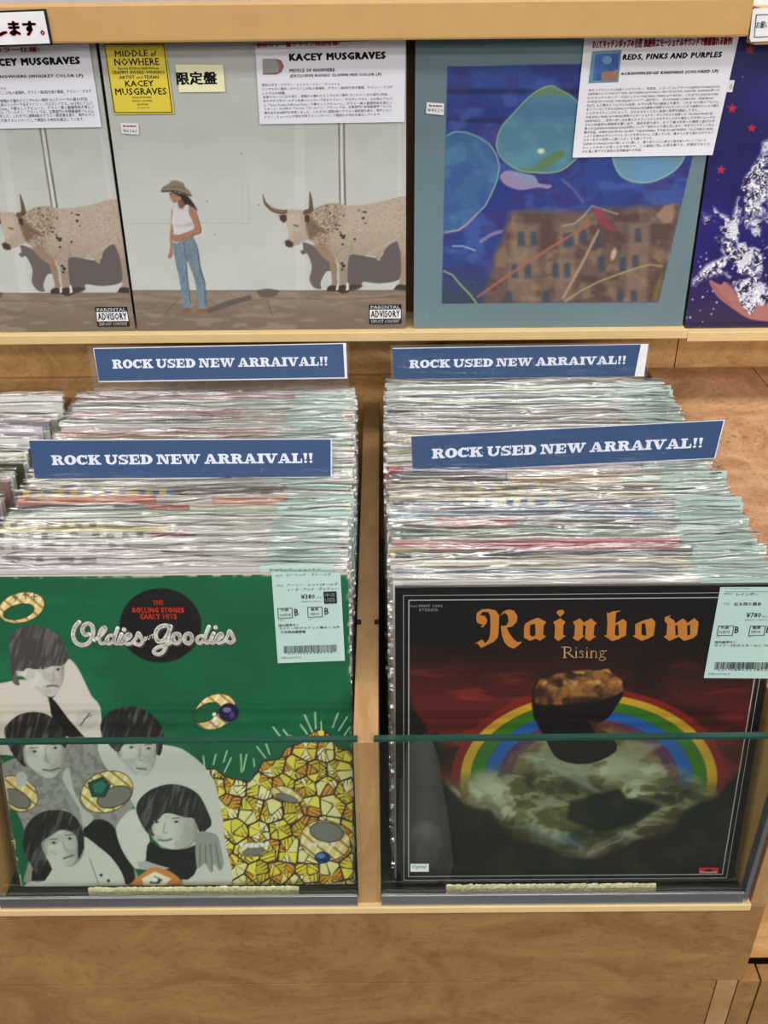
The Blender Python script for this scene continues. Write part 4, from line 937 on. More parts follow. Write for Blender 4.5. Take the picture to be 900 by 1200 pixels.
# ==================================================================  new albums standing on the ledge
def film_sheet(root, w=SQ, h=SQ, d=.0022, seed=1):
    r = random.Random(seed); n = 26; V = []; 
    ph = [r.uniform(0, 6.3) for _ in range(4)]
    for j in range(n+1):
        for i in range(n+1):
            x, z = -.0012+(w+.0024)*i/n, -.0001+(h+.0009)*j/n; e = min(i, n-i, j, n-j)
            V.append((x, -d+(.0012 if e == 0 else 0)-(.0004*sin(x*30+ph[0])*sin(z*23+ph[1]) if e else 0), z))
    F = [(j*(n+1)+i, j*(n+1)+i+1, (j+1)*(n+1)+i+1, (j+1)*(n+1)+i) for j in range(n) for i in range(n)]
    return link_mesh('shrink_wrap', V, F, M['shrink'], root, True)

def wall_art(fr):
    """pale painted wall over a brown pavement, a woman in a hat and a pale ox"""
    A = Art(fr, SQ, SQ, 290, (188, 190, 186))
    A.c *= (1+.05*(fbm(A.u*60, A.v*60, 4)-.5))[:, None]
    A.mix(np.clip((fbm(A.u*9+3, A.v*9, 4)-.5)*1.2, 0, .3), (172, 176, 174))
    for x0, x1 in ((346, 357), (466, 470)): A.mix(A.pmask([(x0-1, 60), (x1-1, 60), (x1+1, 345), (x0+1, 345)], 2)*.35, (206, 208, 206))
    A.line([(396, 60), (398.5, 245)], 1.5, (92, 88, 84)); A.line([(401.5, 60), (404.5, 245)], 1.7, (84, 80, 78)); A.line([(399, 60), (401, 245)], 1.4, (214, 214, 210))
    A.line([(148, 262), (240, 261), (292, 262)], 1.0, (166, 164, 158), .8); A.line([(291, 212), (292, 262)], 1, (170, 168, 162), .7); A.line([(284, 212), (285, 256), (240, 257), (148, 258)], .8, (174, 172, 168), .6)
    for x, y in ((243, 236), (252, 275), (283, 180), (303, 240), (220, 100), (124, 180), (150, 145)): A.ell(x, y, 1.3, .9, (140, 134, 128))
    g_ = np.clip(.5+(A.Y-340.5+(A.X-300)*.004), 0, 1)
    A.mix(g_, (136, 120, 106)); A.mix(g_*np.clip((A.Y-350)/34, 0, 1)*.75, (100, 90, 82)); A.mix(g_*np.clip((fbm(A.X*.03, A.Y*.25, 4)-.5)*4, 0, .5), (108, 96, 86)); A.mix(g_*np.clip((fbm(A.X*.05+3, A.Y*.2, 4)-.55)*4, 0, .4), (156, 142, 126))
    A.line([(150, 340.5), (480, 341)], 1.3, (104, 94, 84), .8); A.line([(318, 349), (400, 351), (470, 347)], .9, (90, 78, 68), .7); A.line([(194, 366), (208, 352)], .9, (80, 70, 62), .8); A.line([(313, 352), (319, 370)], .9, (70, 62, 56), .8)
    P = lambda p: crop(180, 200, 6.67, p); B = lambda p: crop(300, 210, 4.865, p)
    # cast shapes printed in the picture
    A.poly(P([(405, 1085), (560, 1020), (760, 970), (770, 1010), (667, 1035), (440, 1112)]), (88, 80, 74), 1, .85)
    A.poly(P([(800, 935), (890, 920), (985, 935), (960, 975), (900, 995), (830, 985)]), (86, 78, 74), 1, .8)
    dk = (98, 88, 86)
    A.poly(B([(270, 360), (345, 390), (420, 465), (440, 520), (400, 528), (368, 590), (372, 625), (330, 618), (304, 570), (318, 500), (292, 425), (268, 432), (252, 410), (270, 400)]), dk, 1, .95)
    A.poly(B([(515, 430), (700, 450), (740, 380), (815, 355), (835, 440), (838, 540), (800, 580), (700, 595), (610, 585), (600, 620), (520, 625)]), (92, 82, 82), 1, .95)
    A.poly(B([(520, 605), (560, 600), (610, 605), (560, 630), (490, 650), (470, 640)]), (66, 56, 50), 1, .9)
    # ox
    hide = (178, 162, 148); brown = (128, 104, 84)
    A.poly(B([(420, 470), (460, 485), (462, 560), (466, 600), (458, 640), (405, 640), (404, 628), (432, 596), (428, 530)]), (142, 120, 102))
    body = B([(178, 170), (230, 172), (275, 178), (310, 188), (330, 170), (380, 145), (450, 135), (520, 150), (600, 148), (700, 130), (780, 110), (830, 98), (866, 98), (866, 628), (790, 636), (783, 626), (816, 590), (832, 520), (826, 420), (806, 355), (780, 358), (745, 388), (714, 432), (708, 466), (688, 458), (680, 438), (600, 432), (540, 428), (528, 445), (520, 520), (520, 590), (530, 640), (460, 650), (452, 640), (475, 595), (480, 520), (455, 440), (450, 470), (418, 468), (380, 440), (345, 395), (335, 366), (300, 345), (262, 362), (235, 378), (213, 376), (206, 392), (170, 384), (162, 356), (184, 338), (190, 300), (170, 250), (172, 210)])
    mb = A.pmask(body, 1.1); A.mix(mb, hide)
    A.mix(mb*np.clip((A.Y-268)/26, 0, 1)*.35, (140, 122, 108)); A.mix(mb*A.pmask(B([(300, 190), (380, 145), (470, 140), (500, 200), (480, 270), (420, 330), (400, 420), (340, 380), (300, 300)]), 9)*np.clip((fbm(A.X*.6, A.Y*.6, 3)-.42)*4, 0, .85), brown)
    A.mix(mb*np.clip((fbm(A.X*.9, A.Y*.9, 2)-.60)*4, 0, .55), (142, 122, 104))
    A.poly(B([(290, 200), (330, 240), (400, 300), (395, 315), (360, 300), (320, 340), (300, 330), (280, 240)]), (104, 82, 66), 3, .75)
    A.poly(B([(330, 370), (400, 390), (455, 450), (455, 500), (425, 470), (380, 440), (345, 400)]), (142, 114, 94), 3, .7)
    A.line(B([(455, 440), (480, 400), (540, 380), (545, 430)]), 1.2, (140, 122, 106), .6, 2); A.line(B([(640, 425), (720, 385), (790, 350), (815, 320)]), 2.2, (196, 182, 168), .4, 3)
    A.poly(B([(470, 500), (520, 510), (520, 600), (475, 600)]), (140, 120, 102), 3, .6); A.poly(B([(830, 440), (860, 430), (858, 590), (820, 590)]), (146, 126, 110), 3, .6)
    for pts in ([(405, 640), (404, 622), (420, 606), (455, 606), (458, 640)], [(450, 640), (462, 612), (500, 600), (535, 618), (536, 640), (500, 652)], [(785, 632), (800, 606), (830, 598), (860, 606), (860, 634)]): A.poly(B(pts), (62, 52, 48))
    A.poly(B([(186, 200), (235, 195), (250, 230), (225, 290), (200, 330), (185, 300), (176, 240)]), (188, 172, 156), 3, .7)
    A.poly(B([(163, 352), (185, 345), (212, 362), (214, 384), (190, 390), (168, 380)]), (74, 56, 50)); A.line(B([(215, 262), (240, 268)]), 1.4, (60, 46, 40)); A.poly(B([(132, 206), (172, 202), (176, 235), (158, 250), (136, 232)]), (70, 52, 46)); A.poly(B([(275, 205), (305, 205), (300, 250), (280, 240)]), (66, 50, 44))
    for q in ((405, 152, 3), (455, 262, 3), (475, 264, 3), (462, 285, 4), (410, 286, 3), (486, 320, 5), (497, 333, 5), (505, 322, 4), (494, 372, 4), (563, 342, 4), (612, 222, 5), (624, 188, 4), (612, 185, 3), (624, 252, 3), (588, 178, 3), (490, 480, 5), (500, 495, 6), (492, 515, 4), (420, 192, 3), (500, 208, 3), (443, 212, 3)):
        x, y = B([q[:2]])[0]; A.ell(x, y, q[2]*.36, q[2]*.3, (44, 34, 30))
    A.line(B([(480, 300), (490, 325), (505, 335)]), 1.1, (44, 34, 30)); A.poly(B([(462, 600), (470, 600), (470, 628), (455, 636)]), (214, 210, 204)); A.poly(B([(518, 590), (528, 592), (530, 630), (512, 636)]), (214, 210, 204))
    for h in ([(178, 176), (130, 172), (90, 158), (56, 128), (42, 90), (37, 90), (44, 135), (72, 172), (112, 194), (165, 201)], [(274, 176), (300, 166), (303, 100), (306, 68), (316, 92), (327, 160), (324, 184), (298, 199), (268, 200)]): A.poly(B(h), (96, 78, 64))
    A.line(B([(166, 185), (120, 180), (80, 160)]), 1.2, (160, 140, 118), .8)
    # woman
    skin = (158, 116, 94); skd = (118, 82, 66)
    A.poly(P([(145, 290), (138, 340), (134, 430), (126, 530), (130, 600), (118, 650), (112, 680), (132, 686), (150, 662), (150, 610), (146, 560), (156, 470), (152, 380)]), skin)
    jn = P([(140, 552), (180, 570), (240, 540), (310, 518), (340, 580), (358, 680), (370, 770), (400, 860), (410, 960), (416, 1050), (414, 1084), (356, 1080), (345, 980), (328, 890), (310, 820), (272, 720), (252, 690), (262, 800), (270, 900), (285, 1000), (300, 1080), (232, 1080), (225, 990), (208, 890), (190, 800), (164, 680)])
    mj = A.pmask(jn, 1); A.mix(mj, (112, 132, 146)); A.mix(mj*np.clip((fbm(A.X*.5, A.Y*.25, 3)-.5)*3, 0, .45), (84, 100, 116)); A.line(P([(340, 600), (365, 760), (400, 880), (408, 1050)]), 1.6, (62, 76, 92), .8); A.line(P([(255, 690), (262, 800), (272, 900), (290, 1040)]), 1.3, (66, 80, 94), .8); A.line(P([(240, 560), (250, 690)]), 1, (70, 84, 98), .8)
    A.poly(P([(238, 1072), (298, 1078), (292, 1108), (228, 1118), (222, 1104)]), (128, 88, 64)); A.poly(P([(352, 1078), (412, 1082), (406, 1112), (340, 1122), (334, 1108)]), (134, 92, 66))
    A.poly(P([(185, 225), (235, 215), (252, 265), (225, 300), (196, 290)]), skd)
    mt = A.pmask(P([(180, 283), (196, 318), (236, 312), (262, 262), (276, 266), (282, 340), (310, 385), (304, 440), (306, 492), (240, 505), (164, 500), (150, 440), (140, 400), (146, 345), (165, 290)]), 1); A.mix(mt, (198, 194, 198)); A.mix(mt*A.pmask(P([(150, 425), (220, 425), (310, 400), (305, 430), (200, 440)]), 3)*.5, (140, 134, 146))
    A.poly(P([(150, 500), (235, 505), (305, 495), (308, 520), (240, 542), (185, 560), (150, 545)]), (150, 110, 88))
    A.poly(P([(278, 268), (312, 276), (335, 312), (352, 380), (374, 465), (364, 492), (300, 508), (225, 520), (190, 556), (160, 545), (150, 512), (200, 500), (280, 472), (318, 446), (300, 385), (276, 335)]), skin); A.line(P([(345, 360), (372, 465), (360, 490), (290, 508)]), 1.3, skd, .8)
    A.poly(P([(126, 170), (128, 212), (142, 232), (152, 250), (174, 250), (192, 236), (206, 200), (196, 178)]), skin); A.line(P([(128, 180), (142, 184)]), 1, (60, 40, 34))
    A.poly(P([(128, 158), (200, 176), (256, 192), (300, 238), (346, 312), (322, 296), (276, 270), (244, 262), (226, 232), (205, 205), (165, 182)]), (46, 34, 30))
    A.poly(P([(57, 155), (74, 126), (125, 96), (135, 80), (180, 77), (236, 98), (245, 126), (276, 152), (301, 196), (288, 203), (250, 190), (205, 172), (150, 163), (110, 167), (68, 168)]), (128, 116, 96)); A.line(P([(62, 162), (110, 162), (160, 158), (210, 168), (290, 198)]), 1.4, (58, 48, 40)); A.line(P([(130, 128), (190, 122), (245, 138)]), 1.1, (84, 72, 58), .8)
    return A
def advisory(fr, root):
    b = slab_sheet('advisory_badge', fr, root, [(432.3, 357), (470.3, 356.6), (470.6, 379.6), (432.5, 380)], M['ink'], .0006)
    slab_sheet('badge_band', fr, b, [(433.4, 363), (469.6, 362.6), (469.7, 373.2), (433.4, 373.6)], M['white'], .0009)
    text(fr, b, 'PARENTAL', (434.6, 361.9), (468.6, 361.5), 3.6, M['white'], .0009, .035)
    text(fr, b, 'ADVISORY', (434.6, 372.3), (468.6, 371.9), 8.4, M['ink'], .0012, .03)
    text(fr, b, 'EXPLICIT CONTENT', (435.2, 378.6), (468.2, 378.2), 3.8, M['white'], .0009, .02)
TXT = ['\u9650\u5b9a\u30ed\u30c7\u30aa\u30fb\u30af\u30e9\u30a6\u30f3\u30fb\u30df\u30c3\u30af\u30b9\u30fb\u30ab\u30e9\u30fc\u30fb\u30f4\u30a1\u30a4\u30ca\u30eb', 'どこでもない場所―だけどここが私の居場所。グラミー賞8冠を誇る歌姫、ケイシー・マスグ', 'レイヴスが帰還。', '自身のルーツに立ち返り、感傷から離れたどこでもない場所“カントリー”から綴る6作目。',
       '米テキサス州ゴールデン出身のシンガーであるケイシー・マスグレイヴス。2013年にアルバ', 'ム『Same Trailer Different Park』で華々しくデビューし、グラミー賞の最優秀新人賞にノ', 'ミネート。2018年のアルバム『ゴールデン・アワー』では、主要部門の年間最優秀アルバム', '賞を含む計4部門を受賞しました。これまでに通算8度のグラミー賞受賞を誇り、現代のカン', 'トリー・ミュージック界を代表するシンガーとして確固たる地位を確立しています。']
K = lambda *p: crop(300, 40, 5, p)
# middle cover (with yellow sticker)
fk = Frame(-.272, .509, .1579, .0554)
rk = empty('vinyl_record', 'new album of a woman and pale ox by a wall, carrying the yellow sticker', 'record', 'new albums on the display ledge', fk.m)
art = wall_art(fk); face = art.mesh('printed_face', M['print'], rk, 1.0); sleeve_box(rk, M['grey'])
advisory(fk, rk); film_sheet(rk, seed=4)
sh1 = slab_sheet('info_sheet', fk, rk, K((-5, 70), (876, 30), (870, 515), (22, 528)), M['paper'], .0030)
text(fk, sh1, '\u9650\u5b9a\u30ab\u30e9\u30fc\u76e4\u30af\u30e9\u30a6\u30f3\u7279\u5225\u4ed5\u69d8!', *K((5, 80), (490, 66)), 5, M['darkred'], .0034, .04)
text(fk, sh1, 'KACEY MUSGRAVES', *K((195, 158), (760, 145)), 8.8, M['ink'], .0034, .075, shear=.0)
text(fk, sh1, 'MIDDLE OF NOWHERE', *K((196, 224), (462, 219)), 4.0, M['ink'], .0034, .035)
text(fk, sh1, '(EXCLUSIVE RODEO CLOWN MIX COLOR LP)', *K((200, 259), (735, 248)), 4.4, M['ink'], .0034, .03)
for s, p0, p1 in zip(TXT, [(36, 307), (36, 331), (38, 356), (43, 377), (42, 400), (44, 424), (48, 447), (50, 470), (52, 494)], [(492, 301), (800, 318), (175, 353), (775, 360), (798, 386), (798, 410), (796, 430), (794, 454), (732, 478)]):
    text(fk, sh1, s, *K(p0, p1), 3.3, M['ink'], .0034, .0)
# the small round-ended picture on the sheet
th = slab_sheet('thumbnail', fk, sh1, K((38, 142), (120, 140), (150, 152), (166, 186), (152, 220), (125, 235), (42, 235)), M['white'], .0034)
flat('thumbnail_ground', fk, th, [pxpoly(fk, K((42, 225), (140, 222), (125, 235), (42, 235)))], plain('thumbnail_brown', (128, 110, 98)), .0038)
flat('thumbnail_end', fk, th, [pxpoly(fk, K((118, 142), (150, 152), (166, 186), (152, 220), (130, 232), (140, 190)))], plain('thumbnail_red', (150, 92, 90)), .0038)
flat('thumbnail_wall', fk, th, [pxpoly(fk, K((40, 143), (118, 142), (140, 190), (136, 222), (42, 225)))], plain('thumbnail_grey', (150, 146, 148)), .0037)
Y_ = lambda *p: crop(115, 40, 5.625, p)
ys = slab_sheet('yellow_sticker', fk, rk, Y_((36, 60), (440, 58), (502, 524), (102, 528)), M['yellow'], .0026)
flat('frame_line', fk, ys, [[pxpoly(fk, Y_((44, 66), (438, 64), (494, 515), (110, 517))), pxpoly(fk, Y_((50, 72), (433, 70), (488, 510), (116, 512)))]], M['ink'], .0030)
for s, p0, p1, h, b, sk in [('MIDDLE', (112, 150), (330, 144), 7.0, .02, 0), ('of', (348, 150), (388, 148), 7.2, .02, .35), ('NOWHERE', (110, 208), (404, 204), 8.4, .02, 0), ('The 6th STUDIO ALBUM from', (130, 234), (398, 232), 2.6, .02, 0), ('GRAMMY AWARD-WINNING', (92, 264), (438, 261), 3.9, .015, 0),
                            ('ARTIST', (140, 296), (242, 294), 3.9, .015, 0), ('and', (250, 295), (296, 294), 3.6, .0, .35), ('TEXAN', (304, 295), (400, 293), 3.9, .015, 0), ('KACEY', (180, 347), (368, 344), 7.2, .02, 0), ('MUSGRAVES', (115, 402), (452, 398), 8.0, .02, 0),
                            ('RETAIL EXCLUSIVE', (224, 423), (350, 422), 1.9, .01, 0), ('RODEO CLOWN', (226, 446), (356, 445), 2.1, .01, 0), ('EDITION', (260, 470), (328, 469), 2.1, .01, 0), ('INCLUDES POSTER', (258, 489), (338, 488), 1.3, .0, 0)]:
    text(fk, ys, s, *Y_(p0, p1), h, M['ink'], .0030, b, shear=sk)
cs = slab_sheet('cream_sticker', fk, rk, Y_((508, 200), (824, 202), (838, 380), (534, 384)), M['cream'], .0026)
text(fk, cs, '\u9650\u5b9a\u76e4', *Y_((520, 336), (786, 332)), 15.5, M['ink'], .0030, .05)
def small_tag(fr, root, quad, s, p0, p1, p2, p3):
    t = slab_sheet('price_sticker', fr, root, quad, M['white'], .0028); text(fr, t, '\u65b0\u54c1\u9650\u5b9a', p2, p3, 2.2, M['darkred'], .0031, .04); text(fr, t, s, p0, p1, 4.2, M['inkgrey'], .0031, .0); return t
small_tag(fk, rk, Y_((146, 584), (264, 590), (270, 662), (156, 656)), '\u00a56160', *Y_((166, 648), (258, 650), (164, 612), (254, 614)))
# left cover: same picture, other sheet
f1_ = Frame(-.5905, .509, .1579, .0554)
r1_k = empty('vinyl_record', 'second copy of the woman and ox album, cropped at the ledge end with no sticker', 'record', 'new albums on the display ledge', f1_.m)
o = face.copy(); COL.objects.link(o); o.parent = r1_k; sleeve_box(r1_k, M['grey']); film_sheet(r1_k, seed=9)
S1 = lambda *p: crop(0, 0, 6.92, p)
class Shift:   # the badge sits at the same place on the second copy
    def __init__(s, f, du): s.f, s.du = f, du
    def uv(s, x, y, d=0): return fk.uv(x, y, d)
advisory(Shift(f1_, 0), r1_k)
s2 = slab_sheet('info_sheet', f1_, r1_k, [(-90, 58), (104, 51), (119, 149), (-90, 152)], M['paper'], .0030)
text(f1_, s2, '\u7279\u5225\u30ab\u30e9\u30fc\u4ed5\u69d8!', *S1((-190, 428), (322, 422)), 6.2, M['darkred'], .0034, .04)
text(f1_, s2, 'KACEY MUSGRAVES', *S1((-125, 540), (652, 520)), 8.8, M['ink'], .0034, .075)
text(f1_, s2, 'MIDDLE OF NOWHERE (WHISKEY COLOR LP)', *S1((-240, 645), (676, 632)), 4.6, M['ink'], .0034, .03)
TX2 = ['\u9650\u5b9a\u30a6\u30a4\u30b9\u30ad\u30fc\u30fb\u30ab\u30e9\u30fc\u30fb\u30f4\u30a1\u30a4\u30ca\u30eb']+TXT[1:2]+TXT[3:]
for s, p0, p1 in zip(TX2, [(-300, 742), (-300, 775), (-300, 842), (-300, 872), (-300, 904), (-300, 930), (-300, 962), (-300, 998)], [(52, 732), (742, 752), (718, 816), (750, 850), (762, 880), (762, 914), (766, 944), (684, 980)]):
    text(f1_, s2, s, *S1(p0, p1), 4.0, M['ink'], .0034, .0)

# blue-bordered cover
fb = Frame(.0524, .509, .1579, .0554)
rb = empty('vinyl_record', 'new album with grey-blue border around blue bulbs over a blurred brown building', 'record', 'new albums on the display ledge', fb.m)
A = Art(fb, SQ, SQ, 300, (114, 138, 147)); A.c *= (1+.06*(fbm(A.u*20, A.v*20, 3)-.5))[:, None]
C5 = lambda p: crop(485, 40, 4.39, p); C6 = lambda p: crop(485, 220, 4.39, p); C7 = lambda p: crop(660, 180, 4.737, p)
inn = A.pmask([(524, 78), (838, 72), (771.5, 354), (518, 356)], .8)
bl = fbm(A.X*.02, A.Y*.03, 4)
def B_(mask, col, a=1): A.mix(inn*mask*a, col)
B_(np.ones_like(A.X), (44, 58, 138)); B_(np.clip((bl-.3)*2, 0, .7), (52, 84, 158)); B_(np.clip((A.Y-200)/60, 0, 1)*.4, (50, 66, 130))
for y, h, a in ((107, 5, .8), (141, 5, .5), (176, 4, .25)): B_(np.clip(1-np.abs(A.Y-y)/h, 0, 1), (24, 30, 66), a)
B_(np.clip((fbm(A.X*.045+2, A.Y*.06+7, 3)-.55)*2.5, 0, .4), (96, 126, 200)); B_(np.clip((fbm(A.X*.05+8, A.Y*.06+1, 3)-.58)*5, 0, .45), (70, 50, 120))
B_(np.clip((A.Y-300)/50, 0, 1)*np.clip((590-A.X)/30, 0, 1)*.9, (64, 76, 92))
bd = A.pmask([(597, 258), (597, 250), (620, 246), (680, 248), (720, 244), (800, 240), (800, 356), (567, 356), (580, 300)], 9)*inn
A.mix(bd*.93, (116, 94, 82)); A.mix(bd*np.clip((fbm(A.X*.07, A.Y*.05, 4)-.5)*4, 0, .8), (146, 120, 98)); A.mix(bd*np.clip((fbm(A.X*.05+4, A.Y*.09+4, 4)-.52)*5, 0, .6), (84, 62, 60))
for x0, x1 in ((600, 632), (655, 676), (738, 762)): A.mix(bd*A.pmask([(x0, 262), (x1, 262), (x1-4, 354), (x0-6, 354)], 6)*.5, (160, 136, 116))
for x, y in ((611, 280), (626, 280), (669, 281), (684, 277), (603, 318), (619, 318), (651, 317), (665, 317), (664, 282), (705, 309), (730, 310), (745, 307), (748, 276), (597, 350), (727, 349), (743, 349), (640, 350), (700, 281)): A.mix(bd*A.pmask([(x-4, y-7), (x-1, y-9), (x+3, y-8), (x+4, y+8), (x-4, y+8)], 3.5)*.8, (62, 76, 96))
b1m = A.pmask(smoothpts(C5([(110, 560), (170, 522), (210, 502), (270, 505), (330, 528), (390, 568), (425, 620), (441, 680), (430, 745), (400, 820), (366, 885)])+C6([(320, 140), (270, 190), (230, 218), (160, 230), (100, 228)])), 1.5)*inn
A.mix(b1m*.92, (68, 110, 160)); A.mix(b1m*np.clip((fbm(A.X*.05, A.Y*.05, 4)-.5)*4, 0, .7), (86, 136, 176)); A.mix(b1m*np.clip((fbm(A.X*.04+5, A.Y*.05+5, 4)-.55)*4, 0, .5), (60, 84, 160))
L1 = C5([(170, 522), (210, 502), (270, 505), (330, 528), (390, 568), (425, 620), (441, 680), (430, 745), (400, 820), (366, 885)])+C6([(320, 140), (270, 190), (230, 218), (160, 230)])
A.mix(A.lmask(L1, 1.5)*inn*.9, (150, 190, 180)); A.mix(A.lmask(L1[-4:], 3, 3)*inn*.6, (190, 150, 170))
P2 = C5([(705, 266), (750, 285), (800, 312), (850, 360), (885, 430), (890, 520), (870, 600), (820, 655), (760, 700), (690, 714), (620, 712), (540, 700), (470, 655), (435, 610), (425, 560), (450, 480), (510, 410), (580, 335), (640, 288)])
b2m = A.pmask(smoothpts(P2), 1.5)*inn; A.mix(b2m, (88, 138, 164)); A.mix(b2m*np.clip((fbm(A.X*.05+9, A.Y*.07, 4)-.5)*4, 0, .7), (100, 156, 174)); A.mix(b2m*np.clip(1-np.abs(A.Y-131)/16, 0, 1)*.5, (70, 110, 160))
A.mix(b2m*A.pmask(C5([(600, 320), (640, 290), (705, 266), (760, 290), (800, 325), (720, 310), (650, 315)]), 3)*.8, (116, 140, 96))
A.mix(b2m*A.pmask(C5([(520, 690), (610, 690), (660, 640), (730, 602), (775, 600), (778, 625), (720, 668), (650, 705), (560, 706)]), 2)*.85, (100, 136, 84)); A.mix(A.lmask(smoothpts(P2)+[P2[0]], 1.5)*inn*.8, (168, 200, 130)); A.mix(A.emask(634, 177, 4, 3, 0, 3)*inn, (236, 240, 210))
A.mix(A.pmask(smoothpts(C5([(443, 730), (480, 702), (560, 715), (620, 730), (645, 768), (708, 776), (690, 795), (640, 788), (560, 802), (500, 790), (460, 765)])), 1.5)*inn*.95, (166, 150, 190)); A.mix(A.pmask(C5([(520, 715), (620, 732), (630, 760), (560, 750)]), 4)*inn*.7, (120, 170, 190))
P3 = C7([(275, 0), (285, 60), (312, 112), (350, 142), (420, 160), (500, 154), (580, 118), (640, 72), (672, 20), (690, -40), (500, -80), (330, -60)])
b3m = A.pmask(smoothpts(P3), 2)*inn; A.mix(b3m*.95, (118, 164, 188)); A.mix(b3m*np.clip((fbm(A.X*.05, A.Y*.08+9, 4)-.5)*4, 0, .7), (104, 160, 208)); A.mix(A.lmask(smoothpts(P3), 1.6, 1.5)*inn*.8, (176, 212, 180))
for pts, w, c, a in ((C6([(330, 560), (500, 440), (700, 310), (900, 190)]), 3.2, (176, 108, 90), .8), (C7([(0, 800), (100, 620), (195, 430)]), 3.2, (180, 152, 132), .9), (C7([(0, 150), (60, 200), (110, 270)]), 3, (150, 120, 150), .5), (C7([(10, 820), (110, 755), (200, 710), (300, 672), (400, 638), (480, 616), (550, 626)]), 2.0, (170, 166, 110), .9),
                     (C6([(155, 428), (200, 450), (240, 500), (290, 550), (325, 598)]), 2, (160, 180, 130), .9), (C6([(200, 300), (250, 300), (315, 322)]), 1.8, (206, 220, 216), .7), (C6([(345, 275), (400, 240), (450, 225)]), 4, (190, 160, 180), .6), (C7([(0, 400), (60, 390), (110, 350), (160, 290), (300, 335)]), 2, (196, 190, 176), .6)):
    A.mix(A.lmask(pts, w, 1.6)*inn*a, c)
A.mix(A.pmask(C7([(165, 300), (205, 300), (240, 350), (295, 432), (250, 425), (200, 385), (172, 340)]), 3)*inn*.8, (150, 70, 84)); A.mix(A.pmask(C7([(515, 345), (560, 290), (612, 278), (620, 320), (605, 380), (560, 390)]), 3)*inn*.8, (176, 140, 120)); A.mix(A.pmask(C7([(525, 820), (490, 820), (510, 740), (548, 660), (552, 680)]), 3)*inn*.7, (130, 120, 60)); A.mix(A.emask(719, 298, 3, 7, .3, 2)*inn, (206, 176, 150))
A.mesh('printed_face', M['print'], rb, .80); sleeve_box(rb, M['grey']); film_sheet(rb, seed=12)
small_tag(fb, rb, C5([(66, 350), (155, 357), (153, 417), (62, 408)]), '\u00a54620', *C5([(70, 398), (149, 402), (76, 372), (148, 376)]))
T7 = lambda *p: crop(670, 30, 4.5, p)
s3 = slab_sheet('info_sheet', fb, rb, T7((70, 40), (886, 40), (742, 683), (4, 696)), M['paper'], .0034)
text(fb, s3, 'D.I.Y.\u30ad\u30c3\u30c1\u30f3\u30dd\u30c3\u30d7\u306e\u5de8\u5320 \u72ec\u5275\u7684\u30a8\u30e2\u30fc\u30b7\u30e7\u30ca\u30eb\u30b5\u30a6\u30f3\u30c9\u3067\u60c5\u611f\u6ea2\u308c\u308b\u65b0\u4f5c!', *T7((110, 122), (846, 103)), 10.5, M['darkred'], .0038, .07)
text(fb, s3, 'REDS, PINKS AND PURPLES', *T7((266, 186), (790, 172)), 7.8, M['ink'], .0038, .065, shear=.12)
text(fb, s3, 'ACKNOWLEDGE KINDNESS (COLORED LP)', *T7((256, 267), (772, 252)), 4.6, M['ink'], .0038, .05, shear=.12)
BODY = ['米サンフランシスコ出身ソングライター、写真家、レコードコレクターのGLENN DONALDSON', '(他所属バンド:THE IVY TREE, SKYGREEN LEOPARDS, ART MUSEUMS, PAINTED SHRINES)率いる', 'D.I.Y.キッチンポップ・プロジェクト=THE REDS, PINKS & PURPLES。これまでにDESTROYER', 'GUIDED BY VOICES, THE FEELIESとのツアー歴があり、《POSTMARK LONDON》《INDIEDAY',
        'FEST》など数々のフェスにも出演。わずか6年で200曲以上を書き、これまでに9枚のアルバム', 'をリリースしてきたGLENN DONALDSONは最後の刹那さとロマンティックで独特なセンスで綴る', 'ソングライティングによって、立ち止まることなく自身の世界を建設してきた。', 'THE REDS, PINKS & PURPLES特有のエモーショナル・ポップがより発展した『ACKNOWLEDGE', 'KINDNESS』。前作の悲しみを抱えたメランコリックなサウンドから進化した今作のムードは',
        'さらに内省的な奇跡性を醸し出す。過去を振り返り、かつて痛みを伴った輪郭と曲がなき', '奏ったGLENN DONALDSONは本作について「自分の心と僕と共にあり、今までとすることをえ', '綴る作品。AMERICAN MUSIC CLUBや「CALIFORNIA」やTHE GO-BETWEENS「16 LOVER’S LANE」', 'のような偉大なサウンドのレコードを作りたい」と語っている。痛みへと甘さ溢れながらもリ', 'スナーをその世界へと誘うんだ」よと綴っている。', 'GLENN DONALDSONの鳴くように優しく、寄り添うメロと儚さに常を紡いでいくアコース', 'ティックギターが深く心まで刺さり、この最後に残した風を奏でる。抒情的でありな', 'がら強く奏でする独自な世界観溢れる作品。']
n_ = len(BODY); ends = [778, 778, 772, 748, 776, 776, 668, 742, 756, 752, 750, 746, 744, 428, 708, 728, 370]
for i, s in enumerate(BODY):
    y0 = 349+(672-349)*i/(n_-1); x0 = 88-34*i/(n_-1)
    text(fb, s3, s, *T7((x0, y0), (ends[i], y0-(ends[i]-x0)*.030)), 3.3, M['ink'], .0038, .0)
tb = slab_sheet('thumbnail', fb, s3, T7((108, 137), (264, 128), (246, 298), (88, 304)), plain('thumbnail_border', (104, 140, 158)), .0038)
flat('thumbnail_sky', fb, tb, [pxpoly(fb, T7((122, 150), (250, 143), (232, 284), (106, 290)))], plain('thumbnail_blue', (48, 92, 160), noise=.4, scale=90), .0041)
flat('thumbnail_tower', fb, tb, [pxpoly(fb, T7((150, 287), (154, 248), (180, 236), (200, 240), (238, 230), (232, 284)))], plain('thumbnail_brown', (150, 108, 84), noise=.3, scale=120), .0043)
flat('thumbnail_bulb', fb, tb, [pxpoly(fb, T7(*[(182+26*cos(k*pi/6), 180+22*sin(k*pi/6)) for k in range(12)]))], plain('thumbnail_pale', (90, 150, 190)), .0043)

